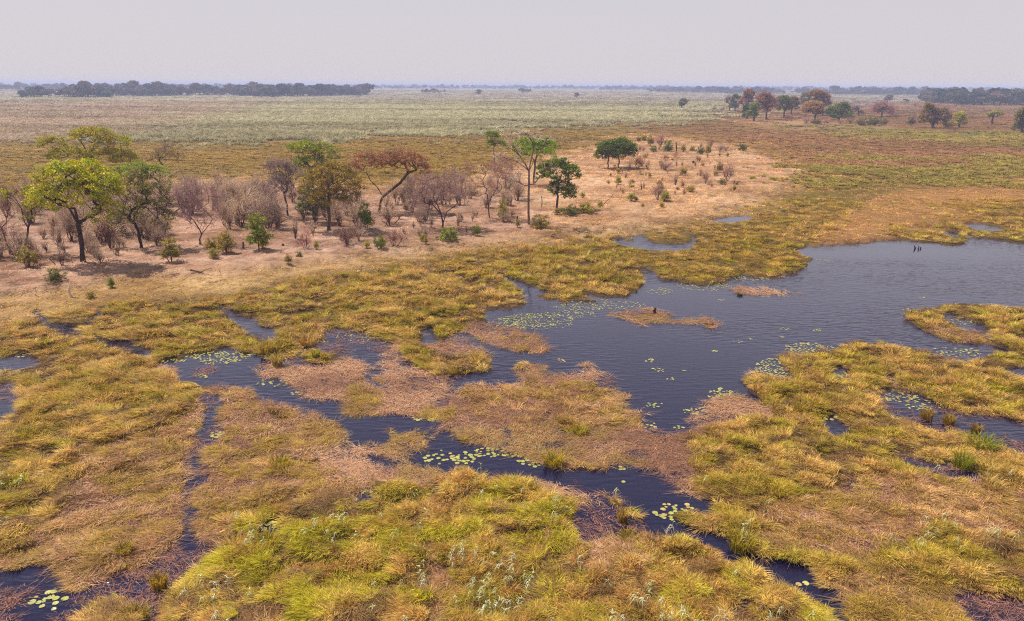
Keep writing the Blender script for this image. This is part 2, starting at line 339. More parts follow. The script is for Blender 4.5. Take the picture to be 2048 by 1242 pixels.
def ground_mat():
    m, n, l, o = newmat('ground')
    a = n.new('ShaderNodeAttribute'); a.attribute_type = 'GEOMETRY'; a.attribute_name = 'Col'
    g = n.new('ShaderNodeNewGeometry')
    s = mul_noise(n, l, a.outputs['Color'], 0.55, 0.78, 1.22, 8, g.outputs['Position'])
    s = mul_noise(n, l, s, 6.0, 0.72, 1.28, 6, g.outputs['Position'])
    s = mul_noise(n, l, s, 0.035, 0.85, 1.15, 4, g.outputs['Position'])
    p = n.new('ShaderNodeBsdfPrincipled'); p.inputs['Roughness'].default_value = 0.95; p.inputs['Specular IOR Level'].default_value = 0.05
    l.new(s, p.inputs['Base Color'])
    t = n.new('ShaderNodeTexNoise'); t.inputs['Scale'].default_value = 2.2; t.inputs['Detail'].default_value = 8
    l.new(g.outputs['Position'], t.inputs['Vector'])
    b = n.new('ShaderNodeBump'); b.inputs['Strength'].default_value = 0.7; b.inputs['Distance'].default_value = 0.35
    l.new(t.outputs[0], b.inputs['Height']); l.new(b.outputs[0], p.inputs['Normal'])
    l.new(p.outputs[0], o.inputs['Surface'])
    return m

def water_mat():
    m, n, l, o = newmat('water')
    g = n.new('ShaderNodeNewGeometry')
    p = n.new('ShaderNodeBsdfPrincipled')
    p.inputs['Base Color'].default_value = (0.006, 0.0045, 0.024, 1)
    p.inputs['Roughness'].default_value = 0.04; p.inputs['IOR'].default_value = 1.38
    # wind ripples: short crests lying across the breeze, in patches of rough and calm water
    mp = n.new('ShaderNodeMapping'); mp.inputs['Rotation'].default_value = (0, 0, math.radians(-22)); mp.inputs['Scale'].default_value = (0.75, 2.6, 1)
    l.new(g.outputs['Position'], mp.inputs['Vector'])
    t = n.new('ShaderNodeTexNoise'); t.inputs['Scale'].default_value = 1.15; t.inputs['Detail'].default_value = 1.5; t.inputs['Distortion'].default_value = 0.4
    l.new(mp.outputs[0], t.inputs['Vector'])
    q = n.new('ShaderNodeTexNoise'); q.inputs['Scale'].default_value = 0.035; q.inputs['Detail'].default_value = 3
    mp2 = n.new('ShaderNodeMapping'); mp2.inputs['Scale'].default_value = (0.7, 1.5, 1); mp2.inputs['Location'].default_value = (13, 4, 0)
    l.new(g.outputs['Position'], mp2.inputs['Vector']); l.new(mp2.outputs[0], q.inputs['Vector'])
    r = n.new('ShaderNodeMapRange'); r.inputs['From Min'].default_value = 0.40; r.inputs['From Max'].default_value = 0.60
    r.inputs['To Min'].default_value = 0.08; r.inputs['To Max'].default_value = 0.75
    l.new(q.outputs[0], r.inputs['Value'])
    b = n.new('ShaderNodeBump'); b.inputs['Distance'].default_value = 0.11
    l.new(r.outputs[0], b.inputs['Strength']); l.new(t.outputs[0], b.inputs['Height'])
    l.new(b.outputs[0], p.inputs['Normal']); l.new(p.outputs[0], o.inputs['Surface'])
    return m

# ------------------------------------------------------------------ object helpers
def mesh_obj(name, V, F, mat, parent=None, link=True):
    me = bpy.data.meshes.new(name)
    V = np.asarray(V, np.float32).reshape(-1, 3)
    if isinstance(F, np.ndarray):
        k = F.shape[1]; nf = len(F)
        me.vertices.add(len(V)); me.vertices.foreach_set('co', V.ravel())
        me.loops.add(nf * k); me.loops.foreach_set('vertex_index', F.astype(np.int32).ravel())
        me.polygons.add(nf); me.polygons.foreach_set('loop_start', np.arange(0, nf * k, k, dtype=np.int32))
        me.update(calc_edges=True)
    else:
        me.from_pydata(V.tolist(), [], F); me.update()
    for q in (mat if isinstance(mat, (list, tuple)) else [mat]): me.materials.append(q)
    o = bpy.data.objects.new(name, me)
    if link: COL.objects.link(o)
    if parent is not None: o.parent = parent
    return o

def color_attr(o, C, dom='POINT', name='v'):
    a = o.data.attributes.new(name, 'FLOAT_COLOR', dom)
    C = np.asarray(C, np.float32)
    if C.ndim == 1: C = np.repeat(C[:, None], 3, 1)
    a.data.foreach_set('color', np.concatenate([C, np.ones((len(C), 1), np.float32)], 1).ravel())

def tag(o, label=None, cat=None, group=None, kind=None):
    if label: o['label'] = label
    if cat: o['category'] = cat
    if group: o['group'] = group
    if kind: o['kind'] = kind
    return o

def thing(name, label, cat, loc=(0, 0, 0), rz=0.0, group=None, scale=1.0):
    o = bpy.data.objects.new(name, None); COL.objects.link(o)
    o.empty_display_size = 0.5
    o.location = loc; o.rotation_euler = (0, 0, rz); o.scale = (scale,) * 3
    return tag(o, label, cat, group)

# ------------------------------------------------------------------ ground and water
CT = {WATER: (78, 62, 58), MAT: (146, 110, 90), GRASS: (96, 76, 44), LUSH: (96, 80, 40), BANK: (184, 146, 98), SOIL: (192, 152, 126), DRY: (204, 163, 126),
      MEADOW: (140, 112, 48), REED: (160, 152, 120), RED: (144, 98, 62), GREEN: (118, 98, 46), TAN: (166, 122, 76), SPARSE: (84, 62, 58),
      FAR: (158, 150, 122), BROWN: (122, 88, 62), REEDB: (164, 140, 114), PALE: (200, 180, 160)}
def sat(c, k=1.16):
    c = np.asarray(c, float); l = (c * [0.3, 0.59, 0.11]).sum(-1, keepdims=True)
    return np.maximum(l + (c - l) * k, c * 0.35)
CTAB = np.array([sat(lin(CT[i], 0.60), 1.02) for i in range(17)], np.float32)
_wn = np.clip(blur(np.isin(T, (WATER, MAT, SPARSE)), 4) * 2, 0, 1)
CRAST = [blur(CTAB[T][..., k], 1) * _wn + blur(CTAB[T][..., k], 6) * (1 - _wn) for k in range(3)]

Ds = np.concatenate([np.arange(-30, 16, 4.0), 16 * np.exp(np.arange(0, 1.98, 0.0052)), 116 * np.exp(np.arange(0.0, 4.5, 0.013))])
ts = np.linspace(-1, 1, 1101); ts = (0.80 * ts + 0.55 * np.sign(ts) * np.maximum(np.abs(ts) - 0.75, 0) / 0.25)
DD, TT = np.meshgrid(Ds, ts, indexing='ij')
GX, GY = (DD + 42) * TT, DD + 0.0
GZ = height(GX, GY)
far_flat = sstep(1500, 4000, GY); GZ = GZ * (1 - far_flat) + 0.3 * far_flat
nr, nc = GX.shape
ii = np.arange(nr * nc).reshape(nr, nc)
GF = np.stack([ii[:-1, :-1], ii[:-1, 1:], ii[1:, 1:], ii[1:, :-1]], -1).reshape(-1, 4)
ground = mesh_obj('ground', np.stack([GX, GY, GZ], -1), GF, ground_mat())
tag(ground, kind='structure')
gc, gr = rc(GX.ravel(), GY.ravel())
gcol = np.stack([bil(CRAST[k], gc, gr) for k in range(3)], -1)
gx, gy = GX.ravel(), GY.ravel()
# banding of the far plains: long patches of paler and browner sedge
bn = fbm(gx * 0.004 + 3, gy * 0.011, 41, 4)[:, None]
farw = sstep(150, 320, gy)[:, None]
gcol = gcol * (1 + farw * (bn - 0.5) * np.array([[1.0, 1.1, 1.2]]))
# the island's soil: pale bare sand, trampled paths and drifts of leaf litter
gt = cover(gx, gy); so = (np.isin(gt, (SOIL, DRY, BANK)))[:, None]
lit = sstep(0.46, 0.60, fbm(gx * 0.16, gy * 0.22, 131, 4))[:, None]; pale = sstep(0.56, 0.68, fbm(gx * 0.07 + 9, gy * 0.10, 137, 4))[:, None]
speck = sstep(0.55, 0.7, fbm(gx * 0.9, gy * 1.1, 139, 3))[:, None]
soilc = gcol * (1 - lit * np.array([[0.30, 0.36, 0.40]])) * (1 + pale * np.array([[0.16, 0.22, 0.30]])) * (1 - 0.28 * speck)
gcol = np.where(so & (gy < 330)[:, None], soilc, gcol)
color_attr(ground, gcol, name='Col')
ground.data.polygons.foreach_set('use_smooth', np.ones(len(GF), bool))
wx = np.array([-900, 900, 2600, -2600.]); wy = np.array([-30, -30, 2600, 2600.])
water = mesh_obj('water', np.stack([wx, wy, np.zeros(4)], -1), [(0, 1, 2, 3)], water_mat())
tag(water, kind='structure')
# ------------------------------------------------------------------ grass, straw and reeds (stuff): instanced tufts
LIB = bpy.data.collections.new('plant_tufts')          # library of tufts, not linked to the scene

def blades(n, length, width, spread, lean, up, seg=3, lie=0.0, wind=0.0, windk=0.0, tip=0.25, rng=RNG, vlo=0.45, vhi=1.6, droop=0.6, strawy=0.0):
    """n curved ribbons rooted in a disc; lean: how far they fan out, up: share of height, lie: laid flat"""
    V, F, C = [], [], []
    for k in range(n):
        a = rng.uniform(0, 2 * math.pi); r = spread * math.sqrt(rng.uniform(0, 1))
        x, y = r * math.cos(a), r * math.sin(a)
        L = length * rng.uniform(0.6, 1.2); w = width * rng.uniform(0.6, 1.25)
        b = a + rng.normal(0, 0.7)
        dx, dy = math.cos(b) * lean * rng.uniform(0.3, 1.2) + windk * math.cos(wind), math.sin(b) * lean * rng.uniform(0.3, 1.2) + windk * math.sin(wind)
        z = 0.0
        if lie: z = rng.uniform(0.0, lie)
        vz = up * rng.uniform(0.75, 1.1); hv = rng.uniform(vlo, vhi); warm = rng.uniform(-0.08, 0.12)
        sx, sy = -dy, dx; q = math.hypot(sx, sy) + 1e-6
        th = rng.uniform(0, math.pi); sx, sy = sx / q, sy / q
        i0 = len(V); px, py, pz = x, y, z
        dry = np.array([1.34, 1.22, 1.15]) if rng.uniform() < strawy else np.ones(3)
        for s in range(seg + 1):
            t = s / seg; ww = w * (1 - (1 - tip) * t) * 0.5
            V.append((px - sx * ww, py - sy * ww, pz)); V.append((px + sx * ww, py + sy * ww, pz + ww * 0.6 * math.cos(th)))
            C += [tuple(np.array((hv * (1 + warm), hv, hv * (1 - warm))) * dry)] * 2
            g = t + 0.5 / seg
            px += dx * L / seg * (0.5 + g); py += dy * L / seg * (0.5 + g)
            pz += L / seg * (vz * (1 - droop * g * g * 1.6)) if not lie else rng.normal(0, 0.25) * lie
            if lie: pz = max(pz, 0.005)
        for s in range(seg):
            j = i0 + 2 * s; F.append((j, j + 1, j + 3, j + 2))
    return np.array(V), np.array(F), np.array(C)

def reed_plant(rng, h=1.5, nleaf=7):
    V, F, C = [], [], []
    def ribbon(P, w):
        i0 = len(V); hv = rng.uniform(0.8, 1.15)
        for k, p in enumerate(P):
            d = P[min(k + 1, len(P) - 1)] - P[max(k - 1, 0)]
            s = np.array([-d[1], d[0], 0.0]); s /= np.linalg.norm(s) + 1e-6
            t = k / (len(P) - 1); ww = w * (1 - 0.8 * t) * 0.5
            V.append(p - s * ww); V.append(p + s * ww); C.extend([(hv, hv, hv)] * 2)
            if k: F.append((i0 + 2 * k - 2, i0 + 2 * k - 1, i0 + 2 * k + 1, i0 + 2 * k))
    lx, ly = rng.normal(0, 0.15, 2)
    ribbon([np.array([lx * t * t, ly * t * t, h * t]) for t in np.linspace(0, 1, 4)], 0.035)
    for k in range(nleaf):
        t = rng.uniform(0.55, 1.0); b = rng.uniform(0, 2 * math.pi); L = rng.uniform(0.4, 0.8)
        o = np.array([lx * t * t, ly * t * t, h * t]); P = []
        for s in np.linspace(0, 1, 5):
            P.append(o + np.array([math.cos(b), math.sin(b), 0]) * L * s * 0.62 + np.array([0, 0, L * (0.62 * s - 1.25 * s * s)]))
        ribbon(P, rng.uniform(0.04, 0.06))
    return np.array(V), np.array(F), np.array(C)

def library(name, parts, mat):
    c = bpy.data.collections.new(name)
    for k, (V, F, C) in enumerate(parts):
        o = mesh_obj('%s_%02d' % (name, k), V, F, mat, link=False)
        color_attr(o, C); c.objects.link(o)
    return c

R = lambda s: np.random.default_rng(s)
WINDA = math.radians(-125)      # the grass leans towards the camera and a little to the left
L_TUFT = library('tuft', [blades(46, 0.58, 0.027, 0.26, 0.55, 0.85, wind=WINDA + 0.5 * k, windk=0.35, rng=R(k), strawy=0.28) for k in range(6)], M_GRASS)
L_COMB = library('combed', [blades(44, 0.70, 0.026, 0.30, 0.32, 0.58, wind=WINDA + 0.25 * (k - 2), windk=0.60, rng=R(20 + k), strawy=0.28) for k in range(6)], M_GRASS)
L_STRAW = library('straw', [blades(34, 0.8, 0.030, 0.45, 0.85, 0, 3, lie=0.07, rng=R(40 + k), vlo=0.6, vhi=1.45) for k in range(6)], M_GRASS)
L_STALK = library('stalk', [blades(12, 0.7, 0.028, 0.4, 0.55, 0.45, 3, rng=R(60 + k), droop=0.9) for k in range(5)], M_GRASS)
L_SHORT = library('short', [blades(26, 0.30, 0.04, 0.36, 0.8, 0.5, 2, rng=R(80 + k)) for k in range(5)], M_GRASS)
L_REED = library('reedplant', [reed_plant(R(100 + k), 1.05 + 0.1 * (k % 3), 6 + k % 4) for k in range(8)], M_REED)
L_CLUMP = library('clump', [blades(30, 1.0, 0.12, 0.42, 0.7, 0.75, 2, rng=R(120 + k), vlo=0.75, vhi=1.25, wind=WINDA, windk=0.15) for k in range(6)], M_GRASS)

def gn_tree(coll):
    g = bpy.data.node_groups.new('scatter_' + coll.name, 'GeometryNodeTree')
    g.interface.new_socket('Geometry', in_out='INPUT', socket_type='NodeSocketGeometry')
    g.interface.new_socket('Geometry', in_out='OUTPUT', socket_type='NodeSocketGeometry')
    n, l = g.nodes, g.links
    gi, go = n.new('NodeGroupInput'), n.new('NodeGroupOutput')
    iop = n.new('GeometryNodeInstanceOnPoints')
    ci = n.new('GeometryNodeCollectionInfo'); ci.inputs['Collection'].default_value = coll
    ci.inputs['Separate Children'].default_value = True; ci.inputs['Reset Children'].default_value = True
    def na(t, name):
        a = n.new('GeometryNodeInputNamedAttribute'); a.data_type = t; a.inputs['Name'].default_value = name
        return a.outputs['Attribute']
    er = n.new('FunctionNodeEulerToRotation')
    l.new(na('FLOAT_VECTOR', 'rot'), er.inputs[0]); l.new(er.outputs[0], iop.inputs['Rotation'])
    l.new(na('FLOAT_VECTOR', 'scl'), iop.inputs['Scale'])
    iop.inputs['Pick Instance'].default_value = True
    l.new(na('INT', 'idx'), iop.inputs['Instance Index'])
    l.new(gi.outputs[0], iop.inputs['Points']); l.new(ci.outputs[0], iop.inputs['Instance'])
    l.new(iop.outputs[0], go.inputs[0])
    return g

def scatter(name, coll, P, rot, scl, col, kind='stuff', seed=0):
    """one stuff object: every row of P carries one tuft of the collection"""
    n = len(P)
    me = bpy.data.meshes.new(name); me.vertices.add(n); me.vertices.foreach_set('co', P.astype(np.float32).ravel())
    a = me.attributes.new('rot', 'FLOAT_VECTOR', 'POINT'); a.data.foreach_set('vector', rot.astype(np.float32).ravel())
    a = me.attributes.new('scl', 'FLOAT_VECTOR', 'POINT'); a.data.foreach_set('vector', scl.astype(np.float32).ravel())
    a = me.attributes.new('idx', 'INT', 'POINT'); a.data.foreach_set('value', R(seed).integers(0, len(coll.objects), n).astype(np.int32))
    a = me.attributes.new('Col', 'FLOAT_COLOR', 'POINT'); a.data.foreach_set('color', np.concatenate([col, np.ones((n, 1))], 1).astype(np.float32).ravel())
    o = bpy.data.objects.new(name, me); COL.objects.link(o)
    md = o.modifiers.new('scatter', 'NODES'); md.node_group = gn_tree(coll)
    tag(o, kind=kind)
    return o

def grid_points(d0, d1, k, seed, wide=0.80):
    """jittered points in the strip d0..d1 ahead; spacing k times the distance"""
    r = R(seed); out = []
    d = d0
    while d < d1:
        s = k * d; hw = wide * (d + 6) + 13 * math.exp(-d / 120)
        xs = np.arange(-hw, hw, s)
        out.append(np.stack([xs + r.uniform(-0.5, 0.5, len(xs)) * s, d + r.uniform(-0.5, 0.5, len(xs)) * s], 1))
        d += s
    p = np.concatenate(out)
    return p[:, 0], p[:, 1]

def mixc(a, b, w): return a * (1 - w[:, None]) + b * w[:, None]
def Lc(*c): return sat(lin(c, 1.24), 1.03)[None, :]

def rots(n, r, tilt=0.12, spin=math.pi):
    return np.stack([r.normal(0, tilt, n), r.normal(0, tilt, n), r.uniform(-spin, spin, n)], 1)

def grass_color(x, y, t, r):
    """olive, straw and bright green drifts a few metres across, plus tuft-to-tuft variety"""
    n = len(x)
    a = 0.4 * fbm(x * 0.20, y * 0.28, 51, 3) + 0.6 * fbm(x * 0.75, y * 0.95, 53, 3) + r.normal(0, 0.07, n)
    b = 0.45 * fbm(x * 0.12, y * 0.17, 61, 3) + 0.55 * fbm(x * 0.6, y * 0.8, 63, 3) + r.normal(0, 0.06, n)
    c = fbm(x * 0.9, y * 1.2, 71, 3) + r.normal(0, 0.09, n)
    olive, straw, bright, brown, dark = Lc(152, 134, 48), Lc(188, 158, 88), Lc(156, 148, 36), Lc(158, 124, 76), Lc(118, 102, 38)
    col = mixc(np.repeat(olive, n, 0), straw, sstep(0.44, 0.56, a + 0.03 * (x < 0)) * 0.9)
    col = mixc(col, bright, sstep(0.56, 0.66, b) * 0.8)
    col = mixc(col, brown, sstep(0.52, 0.64, c) * 0.75)
    col = mixc(col, dark, sstep(0.38, 0.28, c) * 0.6)
    lush = (t == LUSH)
    lc = mixc(np.repeat(Lc(166, 156, 48), n, 0), straw, sstep(0.44, 0.55, a) * 0.9)
    lc = mixc(lc, Lc(142, 134, 34), sstep(0.50, 0.60, b) * 0.7); lc = mixc(lc, Lc(150, 108, 64), sstep(0.52, 0.64, c) * 0.75)
    lc = lc * 0.97
    col = np.where(lush[:, None], lc, col)
    br = (t == BROWN)
    bc = mixc(np.repeat(Lc(154, 120, 80), n, 0), Lc(178, 146, 96), sstep(0.45, 0.6, a)); bc = mixc(bc, Lc(148, 126, 50), sstep(0.44, 0.54, b) * 0.9)
    bc = mixc(bc, Lc(122, 90, 64), sstep(0.40, 0.30, c) * 0.7)
    col = np.where(br[:, None], bc, col)
    gr = (t == GREEN)
    gc_ = mixc(np.repeat(Lc(154, 124, 50), n, 0), Lc(170, 136, 78), sstep(0.48, 0.62, a)); gc_ = mixc(gc_, Lc(150, 136, 36), sstep(0.53, 0.64, b) * 0.8)
    gc_ = mixc(gc_, Lc(96, 86, 36), sstep(0.42, 0.32, c) * 0.5)
    return np.where(gr[:, None], gc_, col) * r.normal(1, 0.14, (n, 1)).clip(0.5, 1.5)

# --- foreground marsh grass
r = R(1); x, y = grid_points(19, 135, 0.0054, 11)
t = cover(x, y); t2 = soft_cover(x, y, r); t = np.where((y > 75) & np.isin(t2, (GREEN, TAN, BANK, GRASS)) & np.isin(t, (GREEN, TAN, BANK, GRASS, DRY)), t2, t); z = height(x, y)
def tuss(x, y): return 0.55 * fbm(x * 0.5, y * 0.7, 77, 3) + 0.45 * fbm(x * 1.4, y * 1.8, 79, 2)
n1 = tuss(x, y)
def gaps(x, y): return tuss(x, y) < 0.44
g = ((t == GRASS) | (t == LUSH) | (t == GREEN) | (t == BROWN)) & (z > -0.05) & (wet(x, y) < 0.12)
occ = np.maximum(wet(x * 1.010, y * 1.010), wet(x * 1.022, y * 1.022)) * (y < 70)
g &= ~((occ > 0.4) & (r.uniform(0, 1, len(x)) < 0.55))
g &= ~((t == BROWN) & (r.uniform(0, 1, len(x)) > 0.70)) & (n1 + r.normal(0, 0.05, len(x)) > 0.42)
comb = r.uniform(0, 1, len(x)) < np.where(x < -3, 0.75, 0.4)
col = grass_color(x, y, t, r)
for nm, lib, sel, base in (('marsh_grass', L_TUFT, g & ~comb, 0.95), ('windblown_grass', L_COMB, g & comb, 1.0)):
    n = sel.sum(); d = y[sel]
    s = base * (0.60 + d * 0.0082) * r.uniform(0.7, 1.25, n)
    hgt = 0.80 * (1 - 0.45 * shore(x[sel], y[sel])) * (1 - 0.6 * np.clip(occ[sel] * 1.5, 0, 1)) * s * np.where(t[sel] == BROWN, 0.62, 1.0) * (0.6 + 0.8 * sstep(0.38, 0.60, n1[sel])) * np.where(t[sel] == GREEN, 0.55, 1.0)
    rt = rots(n, r, 0.10, math.pi)
    if lib is L_COMB: rt[:, 2] = (fbm(x[sel] * 0.35, y[sel] * 0.45, 145, 2) - 0.5) * 5.0 + r.normal(0, 0.22, n)
    scatter(nm, lib, np.stack([x[sel], y[sel], z[sel] - 0.03], 1), rt,
            np.stack([s, s, hgt], 1), col[sel], seed=3)

# --- straw mats on the water and flattened brown grass
r = R(2); x, y = grid_points(19, 125, 0.0078, 12)
t = cover(x, y); z = height(x, y); u = r.uniform(0, 1, len(x))
sel = ((t == MAT) | ((t == BROWN) & (u < 0.48)) | ((t == SPARSE) & (u < 0.16)) | ((t == GRASS) & (u < 0.10)) | ((t == LUSH) & (u < 0.10)) | (np.isin(t, (GRASS, LUSH, GREEN)) & gaps(x, y) & (u < 0.8))) & (z > -0.3) & ((wet(x, y) < 0.22) | (t == SPARSE))
x, y, t, z = x[sel], y[sel], t[sel], z[sel]; n = len(x)
a = fbm(x * 0.3, y * 0.4, 81, 4) + r.normal(0, 0.07, n)
col = mixc(np.repeat(Lc(158, 120, 94), n, 0), Lc(180, 143, 112), sstep(0.45, 0.62, a)); col = mixc(col, Lc(132, 98, 80), sstep(0.46, 0.34, a) * 0.8)
col = mixc(col, Lc(146, 120, 64), sstep(0.56, 0.66, fbm(x * 0.2, y * 0.3, 83, 3)) * 0.7)
col = np.where((t == SPARSE)[:, None], Lc(140, 102, 88), col)
col = np.where(np.isin(t, (GRASS, LUSH, GREEN))[:, None] & gaps(x, y)[:, None], Lc(122, 92, 58) * r.normal(1, 0.25, (n, 1)).clip(0.4, 1.6), col)
s = (0.55 + y * 0.008) * r.uniform(0.7, 1.3, n)
flow = fbm(x * 0.08, y * 0.1, 91, 2) * 7.0
rot = np.stack([r.normal(0, 0.05, n), r.normal(0, 0.05, n), flow + r.normal(0, 0.5, n)], 1)
scatter('straw_mat', L_STRAW, np.stack([x, y, np.maximum(z, 0.0) + 0.005], 1), rot, np.stack([s * 1.35, s * 0.6, s], 1), col, seed=4)

# --- broken stalks standing in the shallows
r = R(3); x, y = grid_points(19, 120, 0.013, 13)
t = cover(x, y); u = r.uniform(0, 1, len(x)); z = height(x, y)
sel = ((t == SPARSE) & (u < 0.4)) | ((t == MAT) & (u < 0.22)) | ((t == BROWN) & (u < 0.5)) | ((t == WATER) & (u < 0.008) & (y < 75))
x, y, t, z = x[sel], y[sel], t[sel], z[sel]; n = len(x)
col = np.where((r.uniform(0, 1, n) < 0.6)[:, None], Lc(170, 116, 90), Lc(128, 80, 66))
col = np.where((t == WATER)[:, None], Lc(92, 84, 58), col)
s = (0.7 + y * 0.005) * r.uniform(0.6, 1.2, n) * np.where(t == WATER, 0.55, 1.0)
scatter('broken_stalks', L_STALK, np.stack([x, y, np.maximum(z, -0.05)], 1), rots(n, r, 0.15), np.stack([s, s, s * 0.8], 1), col, seed=5)

# --- silvery reeds standing out of the lush grass in front
r = R(4); x, y = grid_points(19, 60, 0.013, 14)
t = cover(x, y); z = height(x, y)
q = fbm(x * 0.35, y * 0.45, 95, 3)
sel = (t == LUSH) & (r.uniform(0, 1, len(x)) < 0.06 + 0.38 * sstep(0.58, 0.72, q)) & (q > 0.36) & (y < 45)
sel |= ((t == GRASS) & (y < 36) & (q > 0.6) & (r.uniform(0, 1, len(x)) < 0.25))
x, y, z, q = x[sel], y[sel], z[sel], q[sel]; n = len(x)
col = mixc(np.repeat(Lc(172, 170, 138), n, 0), Lc(150, 146, 88), r.uniform(0, 1, n)); s = r.uniform(0.5, 0.8, n)
scatter('silver_reeds', L_REED, np.stack([x, y, z], 1), rots(n, r, 0.10), np.stack([s, s, s], 1), col, seed=6)

# --- short dry grass on the bank, the dry peninsula and the plains
r = R(5); x, y = grid_points(30, 330, 0.0072, 15)
t = soft_cover(x, y, r); z = height(x, y); u = r.uniform(0, 1, len(x))
q = fbm(x * 0.15, y * 0.2, 99, 4)
dens = np.select([t == BANK, t == DRY, t == TAN, t == SOIL, t == RED, t == MEADOW, t == GREEN], [0.8, 0.75, 0.85, 0.34, 0.85, 0.85, 0.9], 0)
dens = dens * np.where((t == DRY) | (t == SOIL), 0.55 + 1.2 * sstep(0.42, 0.6, q), 1)
sel = (u < dens) & ((t != GREEN) | (y > 128))
x, y, t, z, q = x[sel], y[sel], t[sel], z[sel], q[sel]; n = len(x)
base = np.zeros((n, 3)); alt = np.zeros((n, 3))
for k, c1, c2 in ((BANK, (186, 148, 88), (160, 130, 66)), (DRY, (210, 162, 110), (184, 136, 88)), (TAN, (180, 134, 82), (146, 114, 58)), (SOIL, (188, 150, 120), (140, 100, 76)),
                  (RED, (152, 110, 72), (124, 98, 50)), (MEADOW, (142, 112, 38), (114, 92, 32)), (GREEN, (146, 122, 52), (116, 102, 42))):
    base[t == k] = Lc(*c1); alt[t == k] = Lc(*c2)
w = np.clip(sstep(0.42, 0.6, fbm(x * 0.06, y * 0.10, 103, 4)) + r.normal(0, 0.2, n), 0, 1)
col = mixc(base, alt, w)
g2 = (t == MEADOW) | (t == GREEN)
col = np.where(g2[:, None], mixc(col, Lc(170, 128, 66), sstep(0.5, 0.62, fbm(x * 0.02, y * 0.06, 107, 3)) * 0.8), col)
s = (0.55 + y * 0.0105) * r.uniform(0.6, 1.3, n)
col = col * r.normal(1, 0.17, (n, 1)).clip(0.5, 1.5)
hh = np.select([t == BANK, t == DRY, t == TAN, t == RED, t == MEADOW, t == GREEN], [0.45, 0.62, 0.6, 0.8, 0.8, 0.75], 0.4) * (0.55 + y * 0.0045) * r.uniform(0.6, 1.5, n)
scatter('dry_grass', L_SHORT, np.stack([x, y, z - 0.02], 1), rots(n, r, 0.1), np.stack([s, s, hh], 1), col, seed=7)

# --- taller clumps: reed beds and the far plains
r = R(6); x, y = grid_points(150, 2600, 0.0062, 16)
t = soft_cover(x, y, r); z = height(x, y); u = r.uniform(0, 1, len(x))
q = 0.5 * fbm(x * 0.008, y * 0.022, 111, 4) + 0.5 * fbm(x * 0.0035, y * 0.035, 113, 3) + r.normal(0, 0.04, len(x))
dens = np.select([t == REED, t == REEDB, t == FAR, t == RED, t == MEADOW, t == GREEN, t == DRY], [0.9, 0.9, 0.7, 0.30, 0.25, 0.6, 0.0], 0)
dens = dens * np.where(q < 0.40, 0.3, 1)
sel = u < dens
x, y, t, z, q = x[sel], y[sel], t[sel], z[sel], q[sel]; n = len(x)
base = np.zeros((n, 3)); alt = np.zeros((n, 3))
for k, c1, c2 in ((REED, (164, 156, 118), (138, 128, 90)), (REEDB, (164, 142, 114), (138, 116, 88)), (FAR, (160, 150, 124), (136, 122, 98)), (RED, (148, 108, 72), (120, 94, 50)),
                  (MEADOW, (142, 112, 40), (108, 88, 32)), (GREEN, (148, 130, 58), (120, 108, 46)), (DRY, (196, 150, 102), (168, 122, 80))):
    base[t == k] = Lc(*c1); alt[t == k] = Lc(*c2)
col = mixc(base, alt, np.clip(sstep(0.62, 0.42, q) + r.normal(0, 0.15, n), 0, 1))
s = 0.0062 * y * 1.5 * r.uniform(0.7, 1.3, n)
hh = np.select([t == REED, t == REEDB, t == FAR, t == RED, t == MEADOW, t == GREEN], [2.3, 1.9, 1.6, 0.7, 0.6, 0.9], 0.6) * r.uniform(0.7, 1.3, n) * np.where(q < 0.4, 0.7, 1)
scatter('reed_beds', L_CLUMP, np.stack([x, y, z - 0.05], 1), rots(n, r, 0.05), np.stack([s, s, hh], 1), col, seed=8)
# ------------------------------------------------------------------ trees
def tubes(P0, P1, R0, R1, k=5):
    """open tapered tubes between rows of points"""
    P0, P1 = np.asarray(P0, float), np.asarray(P1, float); R0, R1 = np.asarray(R0, float), np.asarray(R1, float)
    d = P1 - P0; d /= np.linalg.norm(d, axis=1, keepdims=True) + 1e-9
    a = np.where(np.abs(d[:, 2:3]) < 0.9, np.array([[0, 0, 1.0]]), np.array([[1.0, 0, 0]]))
    u = np.cross(d, a); u /= np.linalg.norm(u, axis=1, keepdims=True); v = np.cross(d, u)
    an = np.arange(k) * 2 * math.pi / k
    ring = np.cos(an)[None, :, None] * u[:, None] + np.sin(an)[None, :, None] * v[:, None]
    A = P0[:, None] + ring * R0[:, None, None]; B = P1[:, None] + ring * R1[:, None, None]
    V = np.stack([A, B], 1).reshape(-1, 3); n = len(P0)
    b = (np.arange(n) * 2 * k)[:, None]; q = np.arange(k)[None, :]; q2 = (q + 1) % k
    F = np.stack([b + q, b + q2, b + k + q2, b + k + q], -1).reshape(-1, 4)
    return V, F

